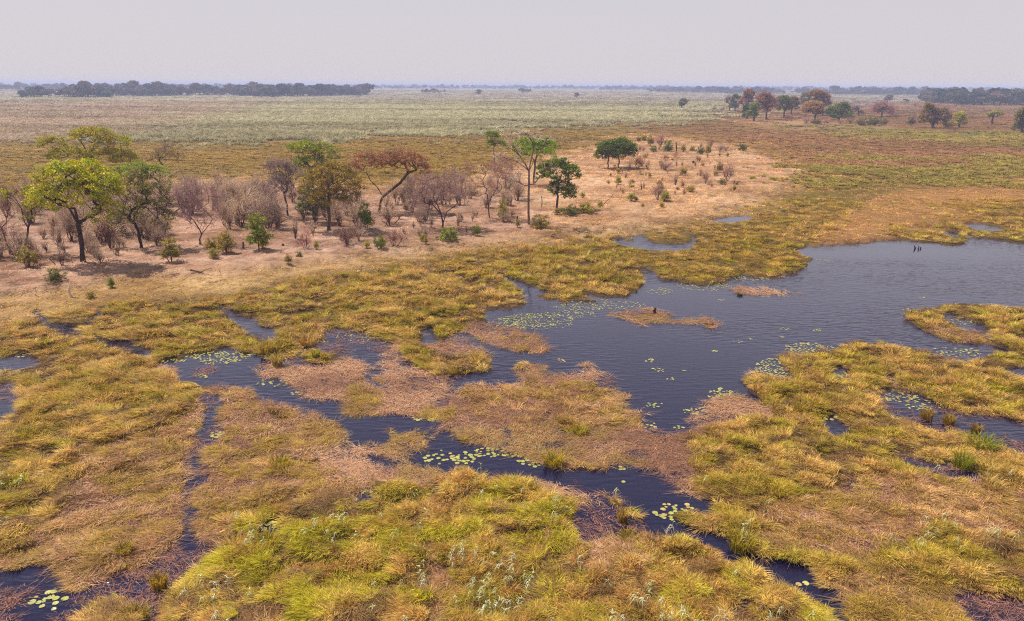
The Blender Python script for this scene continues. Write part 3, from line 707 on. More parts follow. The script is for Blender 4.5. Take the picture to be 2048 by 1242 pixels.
def grow(trunk, tips, r_tip, rng, expo=2.2, wob=0.06, rmax=None, limbs=(), bow=0.20):
    """limbs: every tip joins the nearest growing node; radii follow from the number of twigs carried"""
    N = [np.array(p, float) for p in trunk]; par = [-1] + list(range(len(trunk) - 1))
    for lb in limbs:                                       # limbs the photo shows, each leaving the nearest point of the trunk
        q = int(np.argmin([np.linalg.norm(np.array(lb[0]) - n) for n in N[:len(trunk)]]))
        for p in lb:
            N.append(np.array(p, float)); par.append(q); q = len(N) - 1
    start = max(1, len(trunk) - 3) if not limbs else len(trunk)
    order = np.argsort(np.linalg.norm(tips - N[-1], axis=1))
    for i in order:
        tip = tips[i]
        A = np.array(N[start:]); D = tip - A; L = np.linalg.norm(D, axis=1) + 1e-6
        pr = np.array([N[p] for p in par[start:]]); I = A - pr; I /= np.linalg.norm(I, axis=1, keepdims=True) + 1e-6
        cost = L * (1 + 0.8 * (1 - (D / L[:, None] * I).sum(1))) + 0.25 * np.maximum(-D[:, 2], 0)
        j = int(np.argmin(cost)) + start
        a = N[j]; dist = np.linalg.norm(tip - a); ns = max(1, int(dist / 1.0)); q = j
        sag = I[j - start] * min(dist, 3.0) * bow
        for s in range(1, ns + 1):
            f = s / ns
            p = a * (1 - f) + tip * f + sag * math.sin(math.pi * f) * 0.9 + (rng.normal(0, wob * dist, 3) if s < ns else 0)
            N.append(p); par.append(q); q = len(N) - 1
    N = np.array(N); par = np.array(par); w = np.zeros(len(N)); kids = np.zeros(len(N), int)
    for k in range(1, len(N)): kids[par[k]] += 1
    for k in range(len(N) - 1, 0, -1):
        if kids[k] == 0: w[k] = r_tip ** expo
        w[par[k]] += w[k]
    rad = w ** (1 / expo)
    for k in range(len(trunk)): rad[k] = max(rad[k], rad[len(trunk) - 1]) * (1.0 + 0.10 * (len(trunk) - 1 - k) / len(trunk))
    if rmax: rad = np.minimum(rad, rmax * (1 + 0.35 * (np.arange(len(N)) == 0)))
    if limbs:
        n0 = len(trunk); n1 = n0 + sum(len(q) for q in limbs); rad[n0:n1] = np.maximum(rad[n0:n1], 0.32 * rad[len(trunk) - 1])
    rad[0] *= 1.35
    return N, par, rad, np.where(kids == 0)[0]

def limb_mesh(N, par, rad, k=6):
    idx = np.arange(1, len(N))
    return tubes(N[par[idx]], N[idx], np.where(par[idx] == 0, rad[0], np.minimum(rad[par[idx]], rad[idx] * 1.35)), rad[idx], k)

def twig_mesh(P, D, length, w, n, rng, up=0.35):
    """fine leafless twigs fanning out at the tips: forked ribbons"""
    m = len(P) * n
    A = np.repeat(P, n, 0); d = np.repeat(D, n, 0) + rng.normal(0, 0.65, (m, 3)) + np.array([0, 0, up])
    d /= np.linalg.norm(d, axis=1, keepdims=True); L = length * rng.uniform(0.5, 1.3, m)
    A = A - d * 0.05 + rng.normal(0, 0.12, (m, 3))
    B = A + d * L[:, None]; d2 = d + rng.normal(0, 0.45, (m, 3)); d2 /= np.linalg.norm(d2, axis=1, keepdims=True)
    C_ = B + d2 * L[:, None] * 0.8
    d3 = d + rng.normal(0, 0.5, (m, 3)); d3 /= np.linalg.norm(d3, axis=1, keepdims=True)
    E = B + d3 * L[:, None] * 0.7
    W = np.full(m, w)
    V1, F1 = tubes(A, B, W, W * 0.75, 3); V2, F2 = tubes(B, C_, W * 0.75, W * 0.35, 3); V3, F3 = tubes(B, E, W * 0.75, W * 0.35, 3)
    return np.concatenate([V1, V2, V3]), np.concatenate([F1, F2 + len(V1), F3 + len(V1) + len(V2)])

def leaf_mesh(P, n, rad, size, rng, flat=0.6, jit=0.22):
    """n leaf sprays around each tip"""
    m = len(P) * n
    o = rng.normal(0, 1, (m, 3)); o *= (rad * rng.uniform(0.2, 1.0, (m, 1))) / (np.linalg.norm(o, axis=1, keepdims=True) + 1e-6)
    o[:, 2] *= flat
    c = np.repeat(P, n, 0) + o
    nrm = rng.normal(0, 0.7, (m, 3)) + o / rad * 0.8 + np.array([0, 0, 0.55]); nrm /= np.linalg.norm(nrm, axis=1, keepdims=True)
    a = rng.normal(0, 1, (m, 3)); u = np.cross(nrm, a); u /= np.linalg.norm(u, axis=1, keepdims=True) + 1e-6; v = np.cross(nrm, u)
    s = size * rng.uniform(0.55, 1.35, (m, 1)); e = s * rng.uniform(0.45, 0.85, (m, 1))
    V = np.stack([c - u * s * 0.6, c - v * e * 0.5 + u * s * 0.1, c + u * s * 0.7, c + v * e * 0.5 + u * s * 0.05], 1).reshape(-1, 3)
    F = np.arange(m * 4).reshape(m, 4)
    cl = np.repeat(rng.uniform(1 - jit, 1 + jit, len(P)), n) * rng.uniform(0.8, 1.2, m)
    wm = np.repeat(rng.normal(0, 0.10, len(P)), n) + rng.normal(0, 0.06, m)
    Cc = np.stack([cl * (1 + wm), cl, cl * (1 - wm)], 1)
    return V, F, np.repeat(Cc, 4, 0)

def lobe_points(lobes, density, rng, shell=0.45):
    """tip points spread through ellipsoid lobes (centre, rx, ry, rz), more of them near the outside and the top"""
    out = []
    for c, rx, ry, rz in lobes:
        n = max(4, int(density * (rx * ry * rz) ** (2 / 3.0) * 4))
        d = rng.normal(0, 1, (n, 3)); d /= np.linalg.norm(d, axis=1, keepdims=True)
        d[:, 2] = np.where(d[:, 2] < -0.35, -d[:, 2], d[:, 2])
        r = rng.uniform(shell, 1.0, (n, 1)) ** 0.6
        r = r * (1 + 0.16 * np.sin(d[:, :1] * 5 + c[0]) * np.cos(d[:, 1:2] * 4 + c[2]))
        out.append(np.array(c) + d * r * np.array([rx, ry, rz]))
    return np.concatenate(out)

LOWBARK, GREYBARK = lin((92, 70, 60), .75), lin((140, 116, 108), .75)

def tree(name, label, base, lobes, trunk, leaf=None, bark=LOWBARK, dens=1.6, leafn=30, lrad=0.66, lsize=0.30, bare=0.0, twig=None, rtip=0.018,
         rmax=None, seed=1, group=None, cat='tree', depth=0.9, twn=7, twl=0.7, tww=0.016, shell=0.45, expo=2.2, limbs=(), bow=0.20):
    """base (px, py) on the ground; lobes (px, py, rx, ry) and trunk [(px, py)...] as the photo shows them, at the tree's own distance"""
    rng = R(seed)
    B = gp(*base); B[2] = float(height(np.array([B[0]]), np.array([B[1]]))[0])
    Y = B[1]; k = (at(base[0] + 10, base[1], Y)[0] - at(base[0], base[1], Y)[0]) / 10.0     # metres per pixel at the tree
    root = thing(name, label, cat, B, 0, group)
    L = []
    for q in lobes:
        c = at(q[0], q[1], Y) - B; c[1] = (q[4] if len(q) > 4 else rng.uniform(-0.35, 0.35) * q[2]) * k
        L.append((c, q[2] * k, q[2] * k * depth, q[3] * k))
    Tk = [np.array([0, 0, -0.25])] + [at(p[0], p[1], Y) - B + np.array([0, rng.normal(0, 0.1), 0]) for p in trunk]
    if len(Tk) < 4:                                       # more joints, slightly crooked
        q = []
        for a, b in zip(Tk[:-1], Tk[1:]):
            q += [a, (a + b) / 2 + rng.normal(0, 0.09, 3) * np.array([1, 1, 0.3])]
        Tk = q + [Tk[-1]]
    tips = lobe_points(L, dens * (2.6 if leaf is not None else 1.35), rng, shell)
    LB = [[at(p[0], p[1], Y) - B + np.array([0, rng.normal(0, 0.5), 0]) for p in q] for q in limbs]
    N, par, rad, ends = grow(Tk, tips, rtip, rng, expo, rmax=rmax, limbs=LB, bow=bow)
    V, F = limb_mesh(N, par, rad)
    o = mesh_obj('trunk', V, F, M_BARK, root); o.color = (*bark, 1)
    o.data.polygons.foreach_set('use_smooth', np.ones(len(F), bool))
    bareset = rng.uniform(0, 1, len(ends)) < bare
    be, le = ends[bareset], ends[~bareset]
    if len(be):
        # twigs sprout along the outer half of the limbs as well as at their ends
        thin = np.where(rad < rtip * 2.2)[0]; thin = thin[thin > 3]
        src = np.concatenate([be, rng.choice(thin, max(1, int(len(thin) * bare * 0.7)))]) if len(thin) else be
        D = N[src] - N[par[src]]; D /= np.linalg.norm(D, axis=1, keepdims=True) + 1e-6
        V, F = twig_mesh(N[src], D, twl, tww, twn, rng)
        o = mesh_obj('bare_crown', V, F, M_TWIG, root); o.color = (*np.minimum((twig if twig is not None else bark) * np.array([1.38, 1.52, 1.40]), 0.85), 1)
    if len(le) and leaf is not None:
        V, F, C = leaf_mesh(N[le], int(leafn * 1.9), lrad * 0.95, lsize * 0.62, rng)
        o = mesh_obj('crown', V, F, M_LEAF, root); color_attr(o, C); o.color = (*np.minimum(leaf * 1.45, 0.9), 1)
    return root

def lf(*c): return sat(lin(c, 1.0), 1.12)

BRT, DKG, OLV, UMB = lf(150, 146, 16), lf(70, 84, 30), lf(128, 112, 34), lf(122, 130, 34)
tree('broadleaf_tree', 'tall yellow-green tree with a straight dark trunk and a wide bright crown', (168, 537),
     [(128, 365, 46, 40), (200, 380, 44, 42), (150, 400, 60, 40), (215, 425, 30, 32), (95, 400, 32, 28), (160, 345, 40, 22)], [(163, 490), (156, 447)],
     BRT, lf(66, 48, 44), 2.0, 30, 0.75, 0.34, rtip=0.02, rmax=0.30, seed=11)
tree('broadleaf_tree', 'smaller yellow-green tree with a stout dark trunk at the left edge of the grove', (52, 520),
     [(72, 388, 26, 18), (60, 415, 20, 24), (95, 418, 26, 20), (62, 442, 14, 12), (20, 395, 16, 18)], [(54, 480), (57, 455)],
     BRT, lf(70, 52, 46), 1.8, 24, 0.6, 0.32, bare=0.25, twig=lf(120, 92, 92), rmax=0.5, seed=12)
tree('bare_tree', 'leaning leafless brown tree cut by the left edge of the photo', (22, 522),
     [(-10, 420, 36, 40), (5, 465, 20, 30), (28, 400, 22, 26)], [(14, 490), (2, 455)], None, lf(110, 70, 56), 1.2, bare=1, twig=lf(140, 104, 98), twn=9, seed=13)
tree('broadleaf_tree', 'dark olive tree with a thin lower crown behind the big yellow-green tree', (284, 508),
     [(265, 385, 36, 34), (310, 400, 32, 36), (285, 430, 48, 34), (330, 435, 18, 22), (245, 440, 22, 24)], [(278, 478), (268, 445)],
     lf(104, 98, 32), lf(58, 42, 40), 1.9, 22, 0.62, 0.30, bare=0.22, twig=lf(92, 72, 66), rmax=0.5, seed=14)
tree('acacia_tree', 'flat-topped fresh green acacia standing behind the dark olive tree', (328, 418),
     [(270, 348, 44, 22), (310, 352, 30, 20), (325, 372, 18, 14)], [(328, 400), (318, 378)], UMB, lf(80, 62, 54), 2.2, 26, 0.7, 0.32, rmax=0.3, seed=15)
tree('spreading_tree', 'large olive-yellow tree in stacked tiers, behind the tall yellow-green tree', (190, 402),
     [(185, 272, 44, 17), (222, 285, 38, 15), (105, 288, 28, 15), (140, 312, 42, 20), (215, 315, 52, 20), (250, 318, 24, 12)], [(188, 370), (184, 340)],
     lf(142, 132, 36), lf(86, 66, 56), 2.0, 24, 0.8, 0.36, bare=0.06, twig=lf(110, 86, 72), rmax=0.5, seed=16)
tree('spreading_tree', 'small leaning half-bare tree with a forked trunk right of the tiered olive tree', (326, 392),
     [(315, 318, 24, 10), (342, 300, 18, 10), (362, 316, 12, 10), (328, 312, 20, 9)], [(327, 372), (326, 352)], lf(140, 128, 36), lf(96, 72, 62), 1.6, 12, 0.6, 0.3, bare=0.5, twig=lf(130, 104, 96), rmax=0.3, seed=17)
tree('bare_tree', 'leafless pinkish tree with a V of upright limbs, right of the yellow-green tree', (400, 500),
     [(380, 400, 30, 30), (415, 405, 30, 30), (395, 440, 36, 30)], [(400, 478), (398, 460)], None, lf(88, 62, 56), 1.5, bare=1, twig=lf(158, 122, 122), twn=9, rmax=0.28, seed=18)
tree('broadleaf_tree', 'round mid-green tree behind the centre of the grove', (628, 408),
     [(610, 305, 34, 22), (645, 312, 34, 24), (625, 330, 42, 18), (600, 330, 22, 16)], [(626, 380), (624, 355)], lf(122, 128, 34), lf(84, 64, 56), 2.0, 26, 0.7, 0.32, bare=0.08, twig=lf(110, 88, 80), rmax=0.4, seed=19)
tree('bare_tree', 'dark leafless tree hung with grey dead foliage left of the brown-crowned tree', (577, 442),
     [(558, 345, 24, 20), (585, 355, 20, 22), (570, 375, 28, 26)], [(574, 410), (568, 385)], lf(140, 116, 104), lf(74, 54, 52), 1.8, 10, 0.5, 0.24, bare=0.75, twig=lf(136, 110, 112), twn=9, rmax=0.36, seed=20)
tree('broadleaf_tree', 'dense tree with a mottled brown and olive crown in the middle of the grove', (659, 472),
     [(660, 352, 48, 26), (690, 372, 36, 26), (640, 380, 44, 32), (700, 392, 24, 22), (655, 400, 44, 24)], [(659, 440), (656, 412)],
     lf(130, 110, 44), lf(96, 74, 64), 2.2, 24, 0.65, 0.30, bare=0.12, twig=lf(120, 88, 76), rmax=0.3, seed=21)
tree('broadleaf_tree', 'low dark green tree tucked under the brown and olive crown', (632, 455),
     [(622, 400, 26, 30), (640, 415, 24, 22), (612, 420, 16, 18)], [(630, 445), (626, 430)], lf(72, 84, 22), lf(70, 54, 48), 2.2, 26, 0.6, 0.30, rmax=0.2, seed=22)
tree('rust_tree', 'wide flat-topped tree with a rusty red-brown crown on two spreading limbs', (757, 433),
     [(735, 328, 36, 24), (775, 322, 40, 20), (818, 328, 38, 24), (712, 338, 18, 16), (845, 344, 18, 18), (795, 322, 36, 18)], [(760, 410), (766, 393)],
     lf(142, 104, 74), lf(92, 64, 54), 2.4, 24, 0.62, 0.28, bare=0.08, twig=lf(140, 96, 80), rmax=0.34, seed=23, bow=0.1,
     limbs=[[(764, 391), (752, 374), (741, 360), (732, 345)], [(769, 391), (785, 378), (800, 366), (816, 346)]])
tree('bare_tree', 'slim dusky leafless tree with drooping twigs beside the rusty crown', (820, 412),
     [(830, 375, 20, 20), (845, 395, 14, 16), (815, 390, 14, 18)], [(820, 398), (822, 388)], None, lf(92, 66, 62), 1.8, bare=1, twig=lf(146, 110, 112), twn=10, rmax=0.2, seed=24)
tree('bare_tree', 'large leafless grey tree spreading low over the bush on the bank', (886, 466),
     [(860, 380, 34, 32), (900, 375, 36, 34), (880, 400, 54, 30), (845, 405, 22, 22), (925, 400, 18, 22)], [(886, 446), (882, 428)], None, lf(80, 56, 54), 1.5, bare=1, twig=lf(158, 124, 120), twn=9, rmax=0.34, seed=25)
tree('bare_tree', 'leafless twin-stemmed tree between the grey bare tree and the dead giant', (980, 446),
     [(950, 360, 24, 30), (990, 350, 30, 26), (1015, 370, 24, 28), (935, 350, 12, 16), (975, 385, 30, 20)], [(978, 428), (976, 410)], None, lf(96, 68, 58), 1.3, bare=1, twig=lf(166, 128, 116), twn=8, rmax=0.34, seed=26)
tree('bare_tree', 'slender leafless tree just left of the dead giant', (1014, 404),
     [(1010, 340, 22, 22), (1028, 345, 18, 22), (1000, 350, 14, 16)], [(1014, 385), (1012, 372)], None, lf(104, 78, 68), 1.4, bare=1, twig=lf(158, 122, 114), twn=8, rmax=0.25, seed=27)
tree('dead_tree', 'towering dead tree with bleached crooked limbs and a tall dark trunk', (1058, 459),
     [(1050, 275, 26, 12), (1085, 282, 20, 14), (1018, 300, 14, 12), (1004, 312, 12, 6), (1100, 335, 12, 8), (1034, 360, 10, 5)],
     [(1057, 425), (1057, 395), (1058, 370), (1058, 342)], None, lf(120, 98, 90), 0.85, bare=1, twig=lf(190, 166, 154), twn=3, twl=0.8, tww=0.028, rtip=0.04, rmax=0.42, seed=28, shell=0.3, bow=0.05,
     limbs=[[(1050, 325), (1040, 313), (1030, 302), (1023, 288)], [(1046, 331), (1030, 321), (1012, 317), (999, 310)], [(1061, 325), (1066, 306), (1068, 290), (1060, 276), (1050, 268)],
            [(1068, 322), (1078, 308), (1089, 292), (1093, 276)], [(1068, 368), (1076, 357), (1089, 344), (1103, 329)], [(1050, 371), (1040, 366), (1028, 358)], [(1026, 290), (1025, 275), (1023, 262)]])
tree('broadleaf_tree', 'lush dark green tree just right of the dead giant', (1113, 427),
     [(1112, 345, 36, 28), (1140, 350, 22, 24), (1090, 350, 18, 22), (1120, 375, 24, 20), (1128, 388, 24, 14)], [(1114, 408), (1116, 392)],
     lf(88, 100, 14), lf(88, 66, 58), 2.4, 30, 0.68, 0.34, rmax=0.42, seed=29)
tree('broadleaf_tree', 'bright green tree showing through the limbs of the dead giant', (1068, 378),
     [(1056, 294, 30, 18), (1090, 296, 26, 18), (1074, 306, 40, 18), (1075, 288, 24, 14)], [(1068, 350), (1070, 325)], lf(112, 130, 22), lf(90, 70, 60), 2.0, 26, 0.75, 0.34, rmax=0.3, seed=30)
tree('broadleaf_tree', 'small two-toned green tree at the edge of the olive flat left of the dead giant', (990, 352),
     [(985, 275, 15, 13), (1000, 290, 14, 10), (980, 292, 11, 12)], [(989, 325), (987, 305)], lf(100, 110, 20), lf(80, 62, 52), 2.2, 28, 0.8, 0.34, rmax=0.25, seed=31)
tree('broadleaf_tree', 'left tree of the dark green pair on the dry peninsula', (1217, 344),
     [(1215, 298, 25, 17), (1222, 310, 26, 14), (1205, 310, 14, 14)], [(1217, 332), (1217, 320)], lf(80, 92, 14), lf(116, 88, 78), 2.2, 26, 0.95, 0.42, rmax=0.62, seed=32)
tree('broadleaf_tree', 'right tree of the dark green pair on the dry peninsula', (1236, 343),
     [(1240, 292, 26, 15), (1258, 304, 19, 16), (1244, 310, 24, 13)], [(1236, 331), (1238, 320)], lf(82, 94, 14), lf(116, 88, 78), 2.2, 26, 0.95, 0.42, rmax=0.55, seed=33)

# trees of the wooded island on the right
IG = 'trees of the island on the right'
def itree(label, base, lobes, leaf, seed, top=None, bare=0.1, name='broadleaf_tree'):
    x, y = base; ly = sum(q[1] for q in lobes) / len(lobes)
    lobes = [(q[0], q[1], q[2] * 1.15, q[3] * 1.15) for q in lobes]
    tree(name, label, base, lobes, [(x, y - (y - ly) * 0.35), (x + 1, y - (y - ly) * 0.6)], leaf, lf(96, 76, 70), 0.75, 26, 1.5, 0.85, bare=bare, twig=lf(140, 106, 106), rtip=0.09, rmax=0.5,
         seed=seed, group=IG, twl=1.6, tww=0.04, twn=5)
itree('lone dark tree on the reddish plain left of the island', (1363, 219), [(1367, 204, 7, 6), (1364, 210, 5, 4)], lf(70, 84, 44), 50)
itree('dark green tree at the left end of the island', (1470, 224), [(1473, 200, 9, 9), (1468, 212, 8, 8)], lf(76, 92, 44), 51)
itree('thin grey tree at the left tip of the island', (1459, 223), [(1458, 203, 6, 8), (1462, 210, 4, 6)], lf(140, 116, 104), 52, bare=0.6)
itree('rusty brown tree with a round top standing above its neighbours', (1496, 226), [(1497, 188, 10, 8), (1495, 200, 12, 9)], lf(136, 96, 64), 53)
itree('pinkish half-bare tree below the rusty round top', (1487, 226), [(1486, 206, 9, 8)], lf(166, 120, 106), 54, bare=0.5)
itree('fresh green tree standing forward of the island trees', (1508, 245), [(1509, 217, 9, 9), (1507, 228, 10, 10)], lf(104, 116, 40), 55)
itree('narrow dark tree beside the fresh green tree', (1494, 240), [(1494, 220, 8, 9), (1492, 231, 8, 7)], lf(70, 80, 36), 56)
itree('broad pinkish-red tree with many stems on the island', (1533, 241), [(1528, 200, 16, 11), (1540, 210, 14, 14), (1524, 216, 13, 13), (1530, 192, 10, 6)], lf(158, 118, 96), 57, bare=0.35, name='rust_tree')
itree('dark green tree right of the pinkish-red tree', (1568, 237), [(1566, 203, 13, 11), (1570, 214, 13, 11)], lf(92, 100, 42), 58)
itree('brownish green tree leaning right in the middle of the island', (1583, 231), [(1584, 203, 12, 9), (1588, 214, 9, 10)], lf(116, 96, 54), 59)
itree('dull green tree left of the big brown crown', (1612, 222), [(1611, 196, 10, 9), (1609, 206, 8, 8)], lf(112, 104, 44), 60)
itree('big brown-crowned tree, tallest on the right half of the island', (1645, 232), [(1634, 190, 14, 8), (1645, 198, 15, 12), (1652, 210, 9, 9)], lf(132, 94, 44), 61)
itree('tan tree with a visible trunk in front of the big brown crown', (1630, 245), [(1625, 214, 17, 10), (1630, 224, 14, 9), (1612, 222, 7, 7)], lf(156, 122, 64), 62, bare=0.2)
itree('round vivid green tree at the right end of the island', (1678, 246), [(1670, 226, 17, 12), (1686, 220, 15, 12), (1682, 232, 20, 10), (1687, 212, 7, 6)], lf(92, 106, 28), 63)
itree('small dark bare-stemmed tree on the plain right of the island', (1716, 232), [(1712, 220, 6, 6), (1720, 226, 6, 4)], lf(96, 86, 66), 64, bare=0.3)
itree('low spreading red-pink tree on the plain', (1764, 234), [(1755, 220, 13, 9), (1772, 222, 14, 8), (1764, 214, 10, 6)], lf(160, 112, 98), 65, bare=0.4, name='rust_tree')
itree('tall ragged olive tree alone near the right edge', (1866, 257), [(1860, 225, 13, 13), (1856, 240, 16, 14), (1882, 232, 13, 13), (1856, 214, 6, 7), (1878, 246, 14, 10)], lf(128, 108, 58), 66, bare=0.3)
itree('slim yellow-green tree right of the ragged olive tree', (1918, 256), [(1919, 232, 9, 7), (1920, 244, 10, 9)], lf(160, 152, 32), 67)
itree('small light green tree on a thin leaning trunk', (1984, 250), [(1990, 229, 11, 6), (1984, 234, 7, 4)], lf(136, 132, 36), 68)
itree('dark bushy tree cut by the right edge of the photo', (2044, 267), [(2040, 240, 9, 12), (2050, 230, 12, 12), (2042, 254, 11, 10)], lf(104, 100, 48), 69, bare=0.2)

# lone trees far out on the marsh
def ftree(label, base, lobes, leaf, seed, bare=0.0):
    x, y = base; ly = sum(q[1] for q in lobes) / len(lobes)
    tree('marsh_tree', label, base, lobes, [(x, y - (y - ly) * 0.4), (x, y - (y - ly) * 0.7)], leaf, lf(90, 76, 70), 0.16, 30, 3.0, 2.0, bare=bare, rtip=0.25, rmax=0.8, seed=seed, group='lone trees far out on the marsh')
ftree('lone flat-crowned tree on the far marsh near the centre of the horizon', (957, 190.5), [(958, 182, 5, 2.6), (956, 186, 5, 2)], lf(84, 92, 60), 80)
ftree('pair-crowned clump of far trees right of the lone flat-crowned tree', (1046, 188.5), [(1043, 180, 6, 3.4), (1052, 182, 7, 3), (1058, 181, 4, 2.4)], lf(84, 90, 60), 81)
ftree('tiny dark tree on the far marsh below the horizon, right of centre', (1153, 196), [(1154, 189, 4, 3), (1152, 192, 3, 1.6)], lf(60, 72, 44), 82)
ftree('pale scattered bushy tree on the far marsh left of centre', (878, 188.5), [(874, 184, 9, 1.8), (888, 182, 3, 2.8)], lf(120, 112, 90), 83, 0.3)
ftree('round dark tree at the left tip of the long far wood', (45, 197.5), [(45, 187, 8, 6), (47, 192, 7, 4)], lf(60, 80, 50), 84)
ftree('dark round tree at the front of the long far wood', (215, 197), [(215, 188, 7, 5), (214, 192, 6, 3)], lf(60, 80, 50), 85)

# far woods that read as one mass: many crowns in one object
def wood_tree(s):
    rng = R(s); h = rng.uniform(8, 17); L = []
    for k in range(rng.integers(2, 5)):
        L.append((np.array([rng.normal(0, 2.5), rng.normal(0, 2.5), h * rng.uniform(0.5, 0.86)]), rng.uniform(2.5, 5), rng.uniform(2.5, 5), rng.uniform(1.6, 3)))
    V, F, C = leaf_mesh(lobe_points(L, 0.8, rng, 0.3), 16, 1.5, 1.5, rng)
    N = np.array([[0, 0, -0.5], [0.3, 0, h * 0.3], [0, 0.2, h * 0.6]]); V2, F2 = tubes(N[:-1], N[1:], [0.45, 0.4], [0.4, 0.25], 5)
    return np.concatenate([V, V2]), np.concatenate([F, F2 + len(V)]), np.concatenate([C, np.repeat([[0.8, 0.7, 0.7]], len(V2), 0)])
L_WOOD = library('woodtree', [wood_tree(300 + k) for k in range(7)], M_FARLEAF)

def wood(name, strips, cols, seed, hs=1.0):
    """strips: (px0, py0, px1, py1, depth in metres, spacing); the front edge of each wood as the photo shows it"""
    r = R(seed); P = []
    for x0, y0, x1, y1, dep, sp in strips:
        A, B = gp(x0, y0), gp(x1, y1); L = np.linalg.norm(B - A); n = int(L * dep / sp ** 2)
        u = r.uniform(0, 1, n)[:, None]; w = r.uniform(0, 1, n) ** 1.3
        q = A + (B - A) * u; dr = q[:, :2] / np.linalg.norm(q[:, :2], axis=1, keepdims=True)
        q[:, :2] += dr * (w * dep)[:, None]; q[:, 2] = 0.1
        keep = fbm(q[:, 0] / 60, q[:, 1] / 60, seed, 2) > 0.41
        P.append(q[keep])
    P = np.concatenate(P); n = len(P); s = hs * (r.uniform(0.45, 1.0, n) + 0.5 * (r.uniform(0, 1, n) > 0.82))
    c = np.array([lf(*k) for k in cols])[r.integers(0, len(cols), n)]
    scatter(name, L_WOOD, P, np.stack([np.zeros(n), np.zeros(n), r.uniform(0, 6.28, n)], 1), np.stack([s * 1.1, s * 1.1, s], 1), c, seed=seed)
GR = [(52, 68, 48), (74, 80, 54), (48, 62, 46), (104, 96, 76), (136, 112, 102), (118, 104, 92)]
wood('far_wood', [(58, 197, 222, 196.5, 120, 9), (205, 193, 520, 193.5, 160, 9.5), (480, 194.5, 640, 194.8, 120, 8.5), (620, 193, 735, 191.5, 120, 9)], GR, 401, 1.1)
wood('right_wood', [(1770, 207, 1905, 209, 70, 7), (1840, 206, 1960, 207, 140, 8), (1905, 211, 2110, 212, 200, 9), (1960, 205, 2110, 206, 300, 10), (1660, 190, 1900, 192, 220, 12)], GR, 402, 1.0)
wood('horizon_trees', [(1300, 185, 1460, 187, 150, 14), (1440, 188, 1700, 190, 200, 14), (-60, 181, 420, 181, 300, 22), (300, 178.5, 1300, 179.0, 500, 40), (1200, 181, 2100, 183, 600, 26), (700, 176.5, 2100, 178.5, 900, 50), (-100, 175, 900, 175, 900, 50), (840, 188, 885, 188, 40, 16)], GR, 403, 1.0)
# ------------------------------------------------------------------ shrubs, stumps and fallen wood
def ground_at(px, py):
    B = gp(px, py); B[2] = float(height(np.array([B[0]]), np.array([B[1]]))[0])
    return B

def mpp(px, py):
    B = gp(px, py)
    return (at(px + 10, py, B[1])[0] - at(px, py, B[1])[0]) / 10.0

def shrub_parts(kind, s):
    """mesh data of one shrub two metres tall: stems, twigs and leaves as separate parts"""
    r = R(s); n = r.integers(4, 8); base = np.array([[0, 0, -0.08]])
    wide = {'thicket': 0.85, 'upright': 0.45, 'dome': 1.15, 'bush': 0.8, 'poles': 0.5}[kind]
    tips = []
    for k in range(70 if kind in ('dome', 'bush') else 46):
        d = r.normal(0, 1, 3); d /= np.linalg.norm(d); d[2] = abs(d[2])
        q = r.uniform(0.35, 1.18)
        tips.append([d[0] * wide * q, d[1] * wide * q, 0.45 + 1.45 * d[2] * q if kind != 'dome' else 0.2 + 1.5 * d[2] * q])
    tips = np.array(tips)
    P0, P1, A0, A1 = [], [], [], []
    fork = [np.array([r.normal(0, 0.10 + 0.2 * wide), r.normal(0, 0.10 + 0.2 * wide), r.uniform(0.35, 0.85)]) for _ in range(n)]
    for f in fork:
        b = np.array([f[0] * 0.25, f[1] * 0.25, -0.1]); mid = (b + f) / 2 + r.normal(0, 0.05, 3)
        P0 += [b, mid]; P1 += [mid, f]; A0 += [0.042, 0.036]; A1 += [0.036, 0.03]
    for t in tips:
        f = fork[int(np.argmin([np.linalg.norm(t[:2] - q[:2] * 1.5) + r.uniform(0, 0.5) for q in fork]))]
        mid = f * 0.45 + t * 0.55 + r.normal(0, 0.1, 3)
        P0 += [f, mid]; P1 += [mid, t]; A0 += [0.022, 0.014]; A1 += [0.014, 0.008]
    out = {'stems': tubes(P0, P1, A0, A1, 4) + (None,)}
    D = tips - np.array([0, 0, 0.2]); D /= np.linalg.norm(D, axis=1, keepdims=True)
    if kind in ('thicket', 'upright'):
        out['bare_crown'] = twig_mesh(tips, D, 0.46, 0.010, 4, r) + (None,)
    elif kind == 'poles':
        out['bare_crown'] = twig_mesh(tips[:22], D[:22], 0.3, 0.012, 4, r) + (None,)
    else:
        out['crown'] = leaf_mesh(tips, 40 if kind == 'dome' else 30, 0.30, 0.11, r, 0.8)
    return out
_lib = {}
def shrub_mesh(kind, v):
    if (kind, v) not in _lib:
        d = {}
        for nm, (V, F, C) in shrub_parts(kind, 500 + 31 * v + 7 * len(kind) + ord(kind[0])).items():
            o = mesh_obj(nm, V, F, M_BARK if nm == 'stems' else (M_LEAF if nm == 'crown' else M_TWIG), link=False)
            if C is not None: color_attr(o, C)
            d[nm] = o
        _lib[(kind, v)] = d
    return _lib[(kind, v)]

